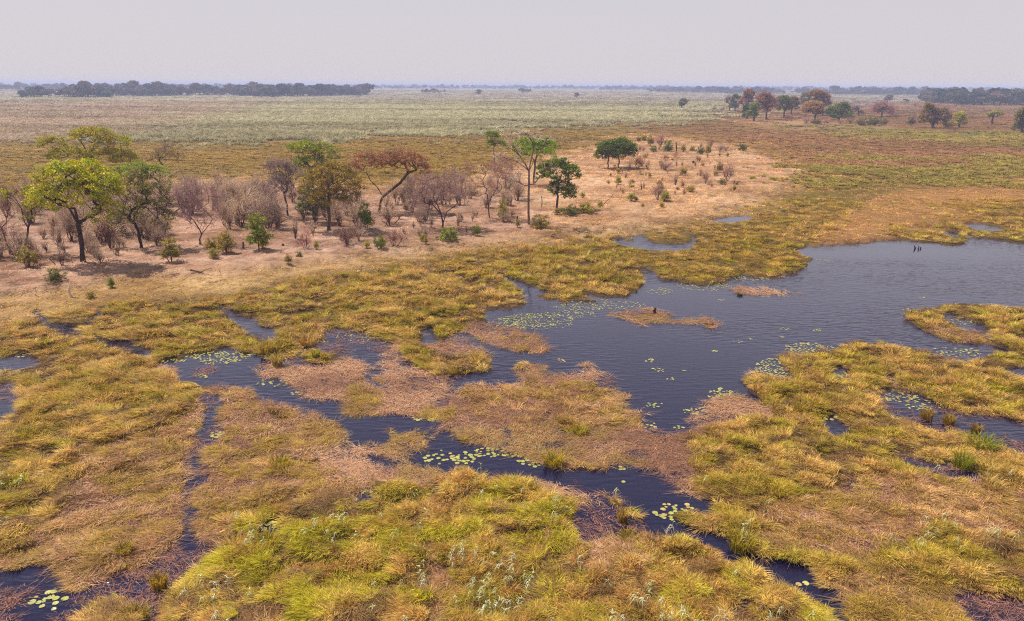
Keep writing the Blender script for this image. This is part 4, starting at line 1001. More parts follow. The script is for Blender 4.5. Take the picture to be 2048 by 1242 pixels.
GB, YB, OB, DB = (112, 118, 28), (154, 146, 34), (144, 128, 60), (108, 106, 46)
TWC = [(176, 152, 132), (190, 166, 140), (158, 136, 120), (196, 172, 148)]
_sn = [0]
def shrub(px, py, hpx, kind, label, col=None, wide=1.0, name='shrub', group=None, cat='shrub'):
    _sn[0] += 1; r = R(900 + _sn[0])
    B = ground_at(px, py); k = mpp(px, py); s = hpx * k / 2.0
    t = thing(name, label, cat, B, r.uniform(0, 6.28), group); t.scale = (s * wide, s * wide, s)
    for nm, src in shrub_mesh(kind, int(r.integers(0, 5))).items():
        o = src.copy(); COL.objects.link(o); o.parent = t
        j = r.uniform(0.85, 1.15)
        if nm == 'stems': o.color = (*(lf(112, 82, 72) * j), 1)
        elif nm == 'crown': o.color = (*(lf(*col) * 1.25 * j), 1)
        else: o.color = (*np.minimum(lf(*(col or TWC[_sn[0] % 4])) * j * 1.4, 0.88), 1)
    return t

for a in (
    (520, 512, 74, 'bush', 'tall fresh green bush standing alone on the pink soil left of centre', GB, 0.8),
    (527, 508, 26, 'bush', 'small yellow-green bush at the foot of the tall fresh green bush', YB, 0.9),
    (898, 492, 30, 'dome', 'low rounded green bush in front of the large grey bare tree', GB, 1.25),
    (953, 483, 26, 'bush', 'small upright green bush right of the low rounded bush', GB, 0.8),
    (1035, 466, 17, 'bush', 'tiny bright green bush left of the dead giant tree', YB, 0.7),
    (1081, 467, 32, 'dome', 'olive bush right of the foot of the dead giant tree', OB, 1.0),
    (1005, 452, 46, 'bush', 'thin yellow-green sapling between the twin-stemmed tree and the dead giant', YB, 0.55),
    (1172, 437, 26, 'dome', 'yellow-green bush right of the lush tree by the dead giant', YB, 1.0),
    (1140, 440, 22, 'dome', 'wide dark olive bush in the shade of the lush tree', DB, 1.6),
    (1114, 440, 14, 'bush', 'small olive bush at the foot of the lush tree', OB, 1.2),
    (762, 509, 30, 'dome', 'green bush at the right end of the brown scrub before the mottled tree', GB, 0.8),
    (790, 503, 34, 'thicket', 'round leafless grey-brown bush beside the green bush on the bank', (140, 104, 94), 1.3),
    (735, 508, 16, 'bush', 'small yellowish bush left of the green bush on the bank', YB, 1.0),
    (695, 500, 34, 'thicket', 'wide dark brown leafless bush in front of the mottled tree', (120, 86, 76), 1.7),
    (733, 470, 50, 'bush', 'narrow bush with green top and dark stems right of the mottled tree', GB, 0.7),
    (612, 508, 34, 'thicket', 'reddish leafless bush left of the brown scrub', (150, 98, 92), 1.0),
    (634, 510, 20, 'bush', 'small green bush beside the reddish leafless bush', YB, 0.6),
    (600, 525, 12, 'dome', 'tiny dark green bush on the bare pink soil', DB, 0.9),
    (578, 538, 20, 'bush', 'pale green bush at the edge of the bank left of centre', OB, 0.9),
    (592, 490, 40, 'poles', 'dark many-stemmed bush with few leaves near the fresh green bush', (120, 96, 80), 0.8),
    (345, 537, 50, 'bush', 'grey-green bush on the soil right of the big tree shadow', OB, 1.0),
    (455, 518, 44, 'bush', 'pale olive bush right of the V-limbed leafless tree', OB, 1.0),
    (425, 515, 30, 'bush', 'small yellow-olive bush under the V-limbed leafless tree', (150, 132, 50), 0.9),
    (430, 530, 22, 'dome', 'low olive bush on open soil near the forked stump', OB, 1.0),
    (60, 548, 40, 'bush', 'grey-green bush at the left edge before the stout dark trunk', OB, 1.2),
    (75, 540, 34, 'thicket', 'tangled brown bush left of the fallen branches', (130, 98, 88), 1.2),
    (115, 578, 30, 'dome', 'dark green bush in the shade left of the white dead branch', DB, 1.2),
    (225, 582, 20, 'bush', 'small bright green bush on the grassy bank right of the white dead branch', GB, 1.0),
    (183, 603, 16, 'dome', 'olive tuft-like bush below the white dead branch', OB, 1.0),
    (225, 508, 70, 'poles', 'brown many-stemmed leafless bush behind the tall dark trunk', (130, 94, 84), 0.9),
    (330, 480, 44, 'bush', 'olive bush at the right foot of the dark olive tree', OB, 0.8),
    (812, 428, 14, 'dome', 'tiny dark green bush beneath the slim dusky tree', DB, 0.8),
    (860, 430, 50, 'poles', 'sparse brown bush behind the large grey bare tree', None, 0.9),
    (948, 400, 16, 'dome', 'round green bush behind the twin-stemmed tree', GB, 1.0),
    (845, 495, 16, 'bush', 'small yellow-green bush by the thin post on the path', YB, 0.8),
    (852, 500, 14, 'bush', 'small olive bush on the bank below the path', OB, 0.9),
    (1200, 425, 14, 'bush', 'yellow-green bush under the leaning bent stick', YB, 1.0),
    (1484, 307, 20, 'dome', 'round dark green bush standing alone at the far right of the dry peninsula', DB, 0.75),
    (1335, 309, 24, 'dome', 'bright green bush left of the tall dark post on the dry peninsula', GB, 0.8),
    (1306, 309, 14, 'dome', 'small dark green bush left of the bright green bush on the dry peninsula', DB, 0.9),
    (1401, 314, 18, 'dome', 'dark green bush right of the tall dark post on the dry peninsula', DB, 0.8),
    (1300, 297, 20, 'bush', 'olive bush at the back edge of the dry peninsula', OB, 0.8),
    (1277, 287, 10, 'dome', 'tiny dark bush at the back left of the dry peninsula', DB, 1.0),
    (1288, 286, 11, 'dome', 'second tiny dark bush at the back of the dry peninsula', DB, 1.1),
    (1320, 299, 26, 'thicket', 'pinkish leafless bush at the back of the dry peninsula', (170, 128, 120), 1.1),
    (1420, 305, 20, 'thicket', 'brown leafless bush with a thin pole at the back of the dry peninsula', (150, 104, 88), 0.8),
    (1440, 310, 16, 'thicket', 'grey leafless bush near the right end of the scrub', (150, 128, 116), 1.2),
    (1384, 308, 12, 'dome', 'grey-green bush just right of the tall dark post', OB, 1.0),
    (1366, 309, 16, 'bush', 'pale yellow-olive bush behind the tall dark post', (160, 142, 60), 1.0),
    (1415, 316, 20, 'bush', 'pale olive bush beside the dark green one on the peninsula', OB, 0.8),
    (1275, 344, 28, 'thicket', 'wide leafless tan bush right of the dark green pair of trees', (184, 140, 112), 1.2),
    (1258, 352, 24, 'poles', 'thin brown leafless bush in front of the dark green pair', (140, 100, 80), 0.7),
    (1330, 347, 22, 'thicket', 'grey leafless bush behind the fallen log on the peninsula', (160, 126, 112), 1.6),
    (1366, 357, 18, 'bush', 'olive bush right of the fallen log on the peninsula', OB, 1.0),
    (1410, 376, 30, 'thicket', 'leafless grey bush left of the bright green tuft on the peninsula', (160, 124, 112), 0.8),
    (1455, 370, 34, 'thicket', 'large leafless bush on the right of the peninsula', (156, 122, 110), 0.9),
    (1437, 352, 20, 'bush', 'olive bush at the top of the large leafless bush', OB, 0.7),
    (1443, 377, 12, 'dome', 'bright green tuft-like bush at the foot of the large leafless bush', GB, 1.1),
    (1315, 408, 30, 'thicket', 'dark leafless bush at the front of the peninsula', (140, 110, 106), 0.9),
    (1329, 412, 22, 'bush', 'yellow-green bush beside the dark leafless bush on the front of the peninsula', YB, 1.2),
    (1323, 425, 12, 'bush', 'small yellow bush below the dark leafless bush', YB, 1.0),
    (1236, 378, 18, 'bush', 'pale yellow-green bush on open dry grass below the dark green pair', (164, 146, 50), 1.0),
    (1263, 383, 8, 'dome', 'tiny bright yellow-green cushion on the dry peninsula', YB, 1.4),
    (1262, 412, 16, 'bush', 'pale green sprawling bush near the front of the peninsula', (150, 138, 60), 1.6),
    (1380, 392, 14, 'bush', 'straw-green bush in the middle of the front scrub', (164, 140, 70), 1.6),
    (1350, 378, 26, 'poles', 'thin leafless bush in the middle of the peninsula', None, 0.8),
    (1504, 365, 8, 'dome', 'bright yellow-green cushion on the right slope of the peninsula', YB, 1.6),
    (1545, 368, 7, 'dome', 'second yellow-green cushion on the right slope of the peninsula', YB, 2.2),
    (1165, 405, 14, 'bush', 'thin yellow bush right of the lush tree crown', (160, 142, 50), 0.8),
    (1822, 250, 16, 'dome', 'dark round bush between the island and the ragged olive tree', (96, 90, 54), 1.0),
    (1632, 252, 14, 'dome', 'grey-green bush at the foot of the tan island tree', (112, 106, 64), 1.2),
    (1650, 253, 14, 'thicket', 'reddish leafless bush at the water side of the island', (168, 124, 116), 1.4),
    (1722, 254, 18, 'dome', 'olive bush on the right shore of the island', (122, 114, 64), 1.2),
    (1745, 254, 20, 'dome', 'dark olive bush on the right shore of the island', (100, 100, 52), 1.0),
    (1767, 252, 18, 'dome', 'pale olive bush closing the row on the right shore of the island', (130, 116, 66), 0.9),
    (1700, 250, 14, 'thicket', 'pinkish leafless bush between the olive bushes of the island shore', (160, 120, 108), 1.3),
    (1612, 250, 14, 'thicket', 'pale leafless bush at the left shore of the island', (176, 140, 122), 1.2),
    (1680, 251, 10, 'thicket', 'low pinkish leafless bush under the vivid green island tree', (170, 124, 112), 1.8),
    (1580, 242, 12, 'thicket', 'low reddish leafless bush in the gap of the island trees', (164, 116, 104), 2.0),
    (1895, 256, 16, 'dome', 'olive bush right of the ragged olive tree', (130, 110, 64), 1.2),
    (1783, 232, 12, 'thicket', 'low pink leafless bush behind the spreading red-pink tree', (170, 116, 106), 1.6),
    (1830, 215, 10, 'thicket', 'small brown leafless bush on the far reddish plain', (150, 104, 96), 1.4),
    (1428, 222, 10, 'thicket', 'small reddish leafless bush on the plain left of the island', (150, 100, 92), 1.0),
    (1445, 223, 8, 'thicket', 'low brownish leafless bush at the left foot of the island', (156, 116, 104), 1.6),
    (1850, 838, 0, None, '', None, 1), ):
    if a[3] is None: continue
    shrub(*a[:6], wide=a[6])

# leafless thicket of the grove: clusters whose members nothing tells apart
TRUNKS = [(757, 433), (659, 472), (168, 537), (284, 508), (577, 442), (886, 466), (980, 446), (1057, 459), (400, 500), (1113, 427)]
def thicket(label, spots, group, seed, kinds=('thicket', 'upright', 'upright', 'poles', 'poles'), hp=(24, 46), col=None, mult=1.45):
    r = R(seed)
    for x0, y0, x1, y1, n in spots:
        for k in range(int(n * mult)):
            u = r.uniform(0, 1); px, py = r.uniform(x0, x1), y0 + (y1 - y0) * u
            if any(abs(px - a) < 20 and b - 8 < py < b + 75 for a, b in TRUNKS): continue      # keep the trunks clear
            shrub(px, py, r.uniform(*hp) * (0.75 + 0.25 * u), kinds[r.integers(0, len(kinds))], label, col, r.uniform(0.6, 1.35), 'bare_shrub', group)
thicket('leafless grey-pink shrub in the thicket between the V-limbed tree and the fresh green bush', [(430, 420, 560, 470, 20), (345, 405, 540, 440, 20)], 'leafless thicket left of centre', 1, hp=(28, 74))
thicket('leafless brown shrub among the trunks behind the tall yellow-green tree', [(60, 450, 330, 505, 30), (0, 415, 340, 450, 26)], 'leafless thicket of the left grove', 2, hp=(26, 76))
thicket('leafless grey-pink shrub in the undergrowth around the mottled and rusty trees', [(540, 420, 860, 470, 26), (560, 400, 720, 425, 8), (790, 400, 900, 425, 6)], 'leafless thicket of the middle grove', 3, hp=(22, 60))
thicket('low leafless shrub on the open soil in front of the middle trees', [(560, 470, 870, 495, 12), (780, 440, 1040, 478, 14)], 'low leafless shrubs on the open soil', 4, ('poles', 'poles', 'thicket'), (14, 30))
thicket('leafless shrub behind the large grey bare tree and the dead giant', [(830, 385, 1050, 425, 18)], 'leafless thicket right of centre', 5, hp=(24, 44))
thicket('small dry leafless shrub scattered over the dry peninsula', [(1270, 300, 1460, 345, 18), (1230, 345, 1480, 400, 22)], 'dry shrubs of the peninsula', 6, hp=(8, 16), col=(186, 148, 120))
thicket('dark brown leafless shrub at the left edge of the grove', [(0, 490, 70, 540, 9), (90, 500, 260, 545, 10)], 'leafless shrubs at the left edge', 7, ('poles', 'upright'), (24, 48))
thicket('tiny yellow-green shrub dotted over the dry peninsula', [(1180, 360, 1500, 430, 14), (1250, 285, 1470, 330, 10)], 'yellow-green shrublets of the peninsula', 8, ('bush',), (5, 12)) if False else None
r8 = R(8)
for k in range(26):
    shrub(r8.uniform(1190, 1480), r8.uniform(300, 425), r8.uniform(5, 11), 'bush', 'tiny straw-green shrublet dotted over the dry peninsula', (156, 136, 62), r8.uniform(1.0, 1.8), 'shrublet', 'straw-green shrublets of the peninsula')

# posts, stumps, logs and dead branches
def wood_piece(name, label, cat, pts, r0, r1, col, px0, seed, extra=()):
    """crooked round wood through points given as (px, py) at the distance of its foot; extra: side branches"""
    r = R(seed); B = ground_at(*px0); k = mpp(*px0); Y = B[1]
    root = thing(name, label, cat, B)
    P0, P1, A0, A1 = [], [], [], []
    for poly_, a, b in [(pts, r0, r1)] + list(extra):
        Q = [at(p[0], p[1], Y) - B + np.array([0, (p[2] if len(p) > 2 else 0), 0]) for p in poly_]
        if len(p := poly_[0]) and abs(poly_[0][1] - px0[1]) < 1: Q[0][2] -= 0.15
        for i in range(len(Q) - 1):
            m_ = (Q[i] + Q[i + 1]) / 2 + r.normal(0, 0.04, 3)
            f0, f1, f2 = i / (len(Q) - 1), (i + 0.5) / (len(Q) - 1), (i + 1) / (len(Q) - 1)
            P0 += [Q[i], m_]; P1 += [m_, Q[i + 1]]
            A0 += [a + (b - a) * f0, a + (b - a) * f1]; A1 += [a + (b - a) * f1, a + (b - a) * f2]
    V, F = tubes(P0, P1, A0, A1, 7)
    o = mesh_obj('wood', V, F, M_BARK, root); o.color = (*lf(*col), 1)
    return root
wood_piece('dead_branch', 'bleached white forked dead branch standing in the grass at the left', 'dead branch', [(150, 600), (141, 590), (138, 580), (141, 562)], 0.13, 0.07, (214, 190, 166), (150, 600), 1, [([(141, 590), (150, 598), (156, 606)], 0.09, 0.03), ([(138, 580), (146, 570)], 0.06, 0.02)])
wood_piece('dead_branch', 'thin pale leaning stick right of the lush tree', 'dead branch', [(1198, 421), (1208, 408), (1222, 396), (1226, 388)], 0.09, 0.03, (120, 88, 70), (1198, 421), 2, [([(1198, 420), (1196, 406), (1205, 390)], 0.05, 0.015)])
wood_piece('fallen_log', 'pale fallen log leaning at the foot of the lush tree', 'log', [(1092, 440, 0), (1100, 432, .4), (1110, 421, .6)], 0.11, 0.08, (196, 166, 144), (1092, 440), 3)
wood_piece('fallen_log', 'dark fallen log on the dry peninsula behind its scrub', 'log', [(1302, 350), (1312, 352), (1320, 354)], 0.42, 0.28, (104, 66, 58), (1311, 354), 4, [([(1303, 350), (1302, 346)], 0.25, 0.1)])
wood_piece('dead_tree', 'tall dark dead post at the back of the dry peninsula', 'stump', [(1353, 316), (1353, 300), (1352, 284)], 0.26, 0.14, (74, 54, 46), (1353, 316), 5, [([(1353, 300), (1356, 294)], 0.1, 0.03)])
wood_piece('tree_stump', 'short thick black stump in the middle of the dry peninsula', 'stump', [(1387, 333), (1387, 327), (1386.5, 322)], 0.34, 0.26, (64, 46, 40), (1387, 333), 6)
wood_piece('dead_tree', 'slender dark dead stem on the left slope of the dry peninsula', 'stump', [(1282, 388), (1283, 375), (1282, 362)], 0.12, 0.07, (92, 66, 54), (1282, 388), 7)
wood_piece('tree_stump', 'small dark stump with a bent twig below the dark green pair', 'stump', [(1243, 392), (1243, 384)], 0.12, 0.09, (80, 58, 50), (1243, 392), 8, [([(1243, 391), (1237, 388), (1233, 383)], 0.05, 0.02)])
wood_piece('dead_tree', 'thin dead stem between the dead giant and the lush tree', 'stump', [(1083, 425), (1084, 405), (1083, 392)], 0.10, 0.05, (120, 92, 74), (1083, 425), 9)
wood_piece('tree_stump', 'broken dark double stump left of the dead giant', 'stump', [(1034, 452), (1034, 440), (1035, 432)], 0.17, 0.10, (84, 60, 54), (1034, 452), 10, [([(1027, 452), (1028, 444)], 0.16, 0.12)])
wood_piece('wooden_post', 'thin dark post beside the pale path on the bank', 'post', [(813, 491), (813, 483), (813, 476)], 0.07, 0.06, (84, 62, 54), (813, 491), 11)
wood_piece('wooden_post', 'second thin post right of the one beside the pale path', 'post', [(834, 485), (834, 473)], 0.06, 0.05, (110, 84, 70), (834, 485), 12)
wood_piece('tree_stump', 'short brown stump on the pink soil below the fresh green bush', 'stump', [(486, 510), (487, 498), (486, 484)], 0.16, 0.10, (110, 76, 66), (486, 510), 13)
wood_piece('tree_stump', 'leaning brown stump left of the reddish leafless bush', 'stump', [(567, 503), (566, 494), (567, 488)], 0.18, 0.13, (108, 78, 66), (567, 503), 14)
wood_piece('fallen_branch', 'long dark fallen branches lying in the shade under the tall yellow-green tree', 'fallen branch', [(80, 530, 0), (115, 538, .3), (148, 543, .1), (190, 541, 0), (240, 537, .4)], 0.14, 0.05, (84, 60, 52), (150, 545), 15,
           [([(115, 538, .3), (100, 526, .5), (88, 520, .8)], 0.07, 0.02), ([(190, 541, 0), (186, 528, .4), (178, 518, .2)], 0.06, 0.02), ([(148, 543), (135, 530, 1), (128, 520, 1.4)], 0.06, 0.02)])
wood_piece('fallen_branch', 'dark curved fallen branch on the soil right of the tree shadow', 'fallen branch', [(246, 541, 0), (262, 534, .2), (290, 529, 0), (316, 527, .2)], 0.13, 0.04, (90, 64, 54), (270, 540), 16)
wood_piece('fallen_branch', 'tangled fallen branches at the edge of the soil below the grey-green bush', 'fallen branch', [(380, 540, 0), (400, 545, .2), (425, 558, 0)], 0.10, 0.03, (104, 78, 66), (400, 558), 17, [([(400, 545, .2), (412, 540, .2), (422, 538, .3)], 0.05, 0.02), ([(400, 545), (392, 556, -.4)], 0.05, 0.02)])
wood_piece('fallen_branch', 'small crooked branch lying on the grassy bank', 'fallen branch', [(241, 568, 0), (252, 571, .2), (262, 566, 0), (268, 560, .2)], 0.07, 0.02, (100, 76, 60), (252, 571), 18)
wood_piece('fallen_branch', 'dark twisted twig lying on the bank below the dead giant', 'fallen branch', [(1098, 478, 0), (1104, 472, .1), (1112, 474, 0), (1126, 482, .1)], 0.07, 0.03, (92, 66, 56), (1110, 482), 19)
wood_piece('drowned_stump', 'dark drowned stump clump standing in the far end of the lake', 'stump', [(1831, 498), (1830, 495), (1829, 491)], 0.12, 0.05, (70, 50, 44), (1834, 498), 20, [([(1837, 498), (1838, 492)], 0.1, 0.05), ([(1841, 498), (1841, 494)], 0.1, 0.05)])
wood_piece('drowned_stump', 'tiny dark stump poking out of the brown mat strip in the lake', 'stump', [(1310, 628), (1309, 620), (1310, 616)], 0.18, 0.08, (80, 58, 40), (1310, 628), 21)
wood_piece('drowned_stump', 'small dark stump on the thin reddish mat near the far shore', 'stump', [(1563, 586), (1564, 581)], 0.14, 0.06, (84, 56, 46), (1563, 586), 22)

# ------------------------------------------------------------------ grass tussocks that stand out on their own
def tussock(px, py, hpx, wpx, col, label, seed):
    B = ground_at(px, py); k = mpp(px, py); B[2] = max(B[2], -0.02)
    h, w = hpx * k, wpx * k * 0.5
    V, F, C = blades(int(170), h * 1.1, 0.03 + 0.02 * h, w * 0.55, 0.5 * w / h, 0.9, 4, rng=R(seed), droop=0.75, vlo=0.6, vhi=1.35)
    o = mesh_obj('grass_tussock', V, F, M_LEAF); color_attr(o, C); o.color = (*(lf(*col) * 1.1), 1); o.location = B
    tag(o, label, 'tussock')
for k, a in enumerate((
    (1107, 930, 36, 66, (158, 138, 52), 'round green tussock standing in the dark channel beside the lily pads'),
    (1480, 1098, 56, 80, (152, 134, 50), 'large drooping green tussock on the right bank of the dark channel'),
    (1852, 838, 34, 38, (150, 120, 60), 'brown-green tussock standing in the purple shallows on the right'),
    (1897, 848, 32, 38, (150, 124, 58), 'second tussock in the purple shallows, right of the brown-green one'),
    (1950, 866, 30, 28, (146, 116, 60), 'narrow brownish tussock in the purple shallows near the right edge'),
    (1965, 896, 34, 90, (130, 132, 30), 'wide bright green tussock beside the purple shallows on the right'),
    (1925, 935, 46, 60, (128, 128, 34), 'spiky bright green tussock above the right-hand ditch'),
    (1160, 867, 22, 46, (150, 136, 40), 'low yellow-green tussock on the brown mat near the lake inlet'),
    (632, 718, 24, 24, (150, 140, 36), 'small bright green tussock on the mat near the left lily pads'),
    (650, 722, 18, 24, (156, 134, 56), 'small olive tussock right of the small bright green one'),
    (556, 732, 40, 36, (168, 146, 84), 'pale reedy tussock at the edge of the left lily pads'),
    (535, 706, 36, 46, (166, 140, 72), 'straw-coloured tussock among the left lily pads'),
    (617, 690, 32, 54, (172, 138, 78), 'dry tan tussock on the shore right of the left lily pads'),
    (275, 1236, 36, 76, (150, 128, 50), 'brown-green tussock at the bottom left beside the pale pads'),
    (320, 1175, 46, 52, (160, 132, 58), 'tall windblown tussock with a dark foot near the bottom left'),
    (250, 1112, 26, 56, (150, 128, 46), 'olive tussock on the brown straw above the lower left pool'),
    (1480, 590, 8, 18, (120, 108, 40), 'small dark tussock at the end of the reddish mat near the far shore'),
    (560, 935, 30, 60, (158, 138, 48), 'leaning yellow-green tussock on the brown grass left of the channel'),
    (1245, 1042, 36, 34, (170, 140, 76), 'straw-topped tussock among dead stalks beside the dark channel'),
    (1258, 1080, 24, 60, (148, 126, 46), 'olive tussock on the near bank below the dead stalks'),
    (1600, 826, 26, 46, (152, 130, 50), 'dark-footed tussock on the right-hand marsh'),
    (540, 1098, 40, 70, (160, 144, 40), 'bright yellow-green drooping tussock at the left edge of the lush grass'),
    (1980, 980, 40, 60, (178, 150, 90), 'pale straw tussock at the right end of the ditch'),
    )):
    tussock(*a[:5], a[5], 700 + k)

# ------------------------------------------------------------------ lily pads
def pad_mesh(s):
    r = R(s); n = 18; V = [(0, 0, 0.012)]; th = np.linspace(0.16, 2 * math.pi - 0.16, n)
    for t in th:
        q = 1 + 0.05 * math.sin(3 * t + s) + r.normal(0, 0.015)
        V.append((math.cos(t) * q, math.sin(t) * q, 0.018 + 0.03 * abs(math.sin(2 * t + s)) * r.uniform(0.3, 1)))
    F = [(0, k, k + 1) for k in range(1, n)]
    return V, F
PADM = []
for k in range(4):
    V, F = pad_mesh(k); o = mesh_obj('lily_pad', V, F, M_PAD, link=False); PADM.append(o)
L_PAD = bpy.data.collections.new('pads')
for k in range(4):
    V, F = pad_mesh(k); o = mesh_obj('pad_%d' % k, V, F, M_PADS, link=False); L_PAD.objects.link(o)
PADS = [  # centre px, radii px, count, place
    (847, 834, 22, 8, 22, 'at the mouth of the dark channel below the brown mat'), (1000, 906, 48, 9, 46, 'strung along the dark channel left of the round tussock'),
    (1056, 897, 34, 14, 38, 'massed on the edge of the brown mat above the round tussock'), (1066, 925, 22, 11, 26, 'touching the left side of the round tussock'),
    (878, 915, 30, 14, 16, 'loosely scattered in the dark channel, left group'), (925, 916, 26, 13, 22, 'loosely scattered against the near bank of the dark channel'),
    (645, 993, 38, 10, 28, 'in the small pool left of the lush foreground'), (728, 977, 20, 10, 14, 'in the gap just right of the small pool'),
    (532, 1044, 28, 14, 20, 'in the little dark pool at the left of the lush grass'), (100, 1201, 36, 14, 24, 'in the pool at the bottom left corner'),
    (437, 868, 26, 7, 18, 'at the end of the narrow inlet on the left'), (1203, 797, 24, 10, 30, 'in the pale green rosette on the brown mat'),
    (1255, 853, 30, 9, 24, 'along the mat edge at the lake inlet'), (1297, 853, 18, 7, 9, 'at the very tip of the lake inlet'),
    (1441, 788, 22, 10, 30, 'in the yellow-green heap near the right shore of the lake'), (1390, 823, 24, 6, 12, 'in the thin line off the right shore of the lake'),
    (1362, 882, 34, 10, 24, 'in the corner where the brown mat meets the right marsh'), (1352, 854, 14, 4, 6, 'in the small knot below the lake inlet'),
    (1350, 1023, 34, 14, 34, 'on the floating tongue of the dark channel'), (1790, 793, 42, 8, 24, 'in the bright row under the dark tussocks on the right'),
    (1845, 806, 40, 16, 30, 'strewn round the pool of the right marsh'), (1678, 836, 26, 9, 10, 'in the narrow slot of the right marsh'),
    (548, 700, 62, 15, 120, 'in the dense left field below the tussocks'), (440, 715, 56, 13, 110, 'in the open left field of the wide pool'), (330, 716, 42, 9, 50, 'at the left end of the wide pool'),
    (545, 767, 30, 6, 12, 'along the edge of the mat below the wide pool'), (405, 752, 14, 4, 10, 'in the small raft in the wide pool'), (593, 787, 14, 3, 6, 'off the point of the mat'),
    (1065, 640, 66, 16, 190, 'in the great field at the mouth of the narrow channel'), (1015, 650, 40, 12, 60, 'in the thin western part of the great field'),
    (1195, 610, 76, 9, 130, 'in the band below the little grass spit'), (1150, 627, 40, 7, 40, 'below the band by the little grass spit'), (1410, 570, 56, 9, 100, 'off the grassy far shore'), (1320, 583, 26, 7, 30, 'in the bay of the far shore'), (1500, 556, 40, 6, 50, 'in the corner of the far shore'), (1320, 636, 24, 5, 20, 'in the hollow of the long mat strip'),
    (1545, 742, 36, 22, 110, 'in the pale field off the tip of the right marsh'), (1620, 700, 54, 12, 110, 'in the pale field along the shore of the right marsh'), (1575, 765, 22, 12, 40, 'inside the tip of the right marsh'),
    (1918, 703, 48, 9, 34, 'in the strait between right marsh and island'), (1930, 642, 34, 8, 24, 'in the inner channel of the right island'), (1825, 620, 20, 4, 14, 'at the tip of the right island'), (1645, 520, 20, 5, 14, 'by the far brown spit'),
    (40, 706, 40, 8, 20, 'in the dark pool at the left edge'), (735, 673, 56, 11, 46, 'in front of the middle shore'), (640, 680, 20, 5, 16, 'under the dry tan tussock'), (1715, 970, 12, 8, 8, 'in the little puddle of the right marsh'), (1674, 985, 12, 6, 8, 'in the lower puddle of the right marsh'), (1605, 1168, 14, 6, 6, 'at the bend of the channel near the bottom'),
    (1350, 1078, 18, 5, 8, 'off the near bank of the dark channel'), (1680, 750, 14, 5, 8, 'in the tiny pool of the right marsh'), (1740, 735, 20, 4, 8, 'in the shade of the tussock row'), (1860, 760, 40, 14, 26, 'among the thin grass of the right marsh'),
    (1125, 721, 12, 3, 7, 'in the small raft off the brown mat'), (1300, 722, 8, 4, 7, 'in the small raft in the middle of the lake'), (1318, 740, 14, 4, 8, 'in the pale raft below the middle of the lake'), (1338, 757, 8, 3, 4, 'in the faint raft low in the lake'),
    (1370, 741, 4, 1, 2, 'as a lone pair in the lake'), (1308, 810, 18, 4, 7, 'before the dark stalks in the lake'), (1430, 702, 5, 2, 4, 'in the lone speck of the lake'), (1475, 684, 9, 2, 6, 'in the raft left of the pale field'), (1505, 678, 5, 2, 4, 'in the little raft near the pale field'),
    (1568, 658, 8, 3, 6, 'in the left raft of the upper lake'), (1634, 660, 7, 3, 6, 'in the right raft of the upper lake'), (1563, 673, 6, 2, 4, 'below the left raft of the upper lake'), (1440, 600, 8, 2, 5, 'off the reddish mat of the far shore'), (1240, 938, 8, 4, 4, 'near the straw ring in the channel'), (1245, 965, 6, 3, 3, 'adrift in the widest part of the channel'), (1845, 596, 10, 2, 6, 'off the upper side of the right island')]
r = R(77); allp = []
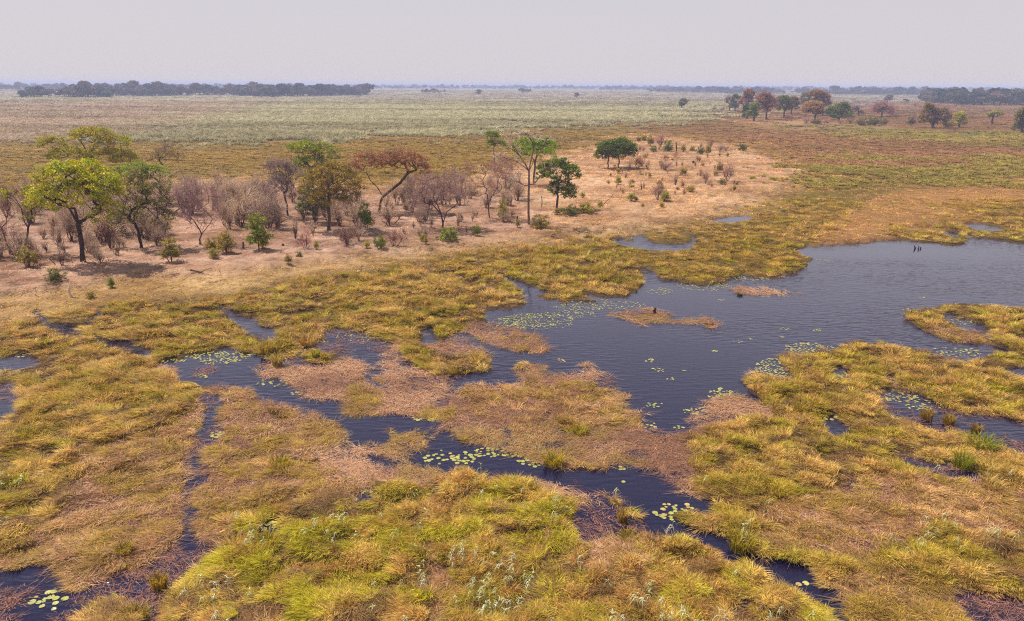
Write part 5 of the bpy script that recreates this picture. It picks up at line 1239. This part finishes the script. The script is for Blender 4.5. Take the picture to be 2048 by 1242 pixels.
for cx, cy_, rx, ry, n, place in PADS:
    n = int(n * (1.9 if cy_ < 830 else 1.45))
    a = r.uniform(0, 2 * math.pi, n); q = np.sqrt(r.uniform(0, 1, n)) * 1.1
    if n > 30: q = q * (0.75 + 0.5 * vn(a * 1.5, a * 0 + cx, 5))
    px, py = cx + rx * q * np.cos(a), cy_ + ry * q * np.sin(a)
    G = gp(px, py); rad = r.uniform(0.07, 0.15, n) * np.where(cy_ < 700, 0.62, np.where(cy_ < 830, 0.75, 1.0))
    keep = []
    for i in range(n):
        if all((G[i, 0] - G[j, 0]) ** 2 + (G[i, 1] - G[j, 1]) ** 2 > (0.8 * (rad[i] + rad[j])) ** 2 for j in keep): keep.append(i)
    for i in keep: allp.append((G[i, 0], G[i, 1], rad[i], place, cy_))
allp.sort(key=lambda p: math.hypot(p[0], p[1]) / p[2])
def padcol(k):
    r = R(5000 + k); w = r.uniform(0, 1)
    c = lf(172, 166, 98) * (1 - w) + lf(148, 148, 84) * w
    if r.uniform() < 0.07: c = lf(178, 150, 100)
    return c * r.uniform(0.85, 1.15)
for k, (x, y, q, place, _) in enumerate(allp[:300]):
    o = PADM[k % 4].copy(); o.name = 'lily_pad'; COL.objects.link(o); rr = R(6000 + k)
    o.location = (x, y, 0.006 + 0.004 * (k % 5)); o.rotation_euler = (rr.normal(0, 0.05), rr.normal(0, 0.05), rr.uniform(0, 6.28)); o.scale = (q, q, q * 1.5)
    o.color = (*padcol(k), 1)
    tag(o, 'yellow-green lily pad ' + place, 'lily pad', 'lily pads ' + place)
rest = allp[300:]; n = len(rest)
P = np.array([(p[0], p[1], 0.006 + 0.004 * (k % 5)) for k, p in enumerate(rest)]); q = np.array([p[2] for p in rest])
scatter('lily_pads_beyond', L_PAD, P, np.stack([r.normal(0, 0.06, n), r.normal(0, 0.06, n), r.uniform(0, 6.28, n)], 1), np.stack([q, q, q * 1.5], 1),
        np.array([padcol(k + 400) for k in range(n)]), seed=9)
# ------------------------------------------------------------------ the hazy air
def haze_box():
    x0, x1, y0, y1, z0, z1 = -9000, 9000, -200, 13000, -2.0, 26.0
    V = [(x, y, z) for z in (z0, z1) for y in (y0, y1) for x in (x0, x1)]
    F = [(0, 2, 3, 1), (4, 5, 7, 6), (0, 1, 5, 4), (2, 6, 7, 3), (0, 4, 6, 2), (1, 3, 7, 5)]
    m, n, l, o = newmat('haze')
    p = n.new('ShaderNodeVolumePrincipled')
    p.inputs['Color'].default_value = (0.68, 0.73, 1.0, 1); p.inputs['Density'].default_value = 0.0003
    p.inputs['Density Attribute'].default_value = ''; p.inputs['Anisotropy'].default_value = 0.0
    l.new(p.outputs[0], o.inputs['Volume'])
    ob = mesh_obj('haze', V, F, m); tag(ob, kind='stuff')
haze_box()
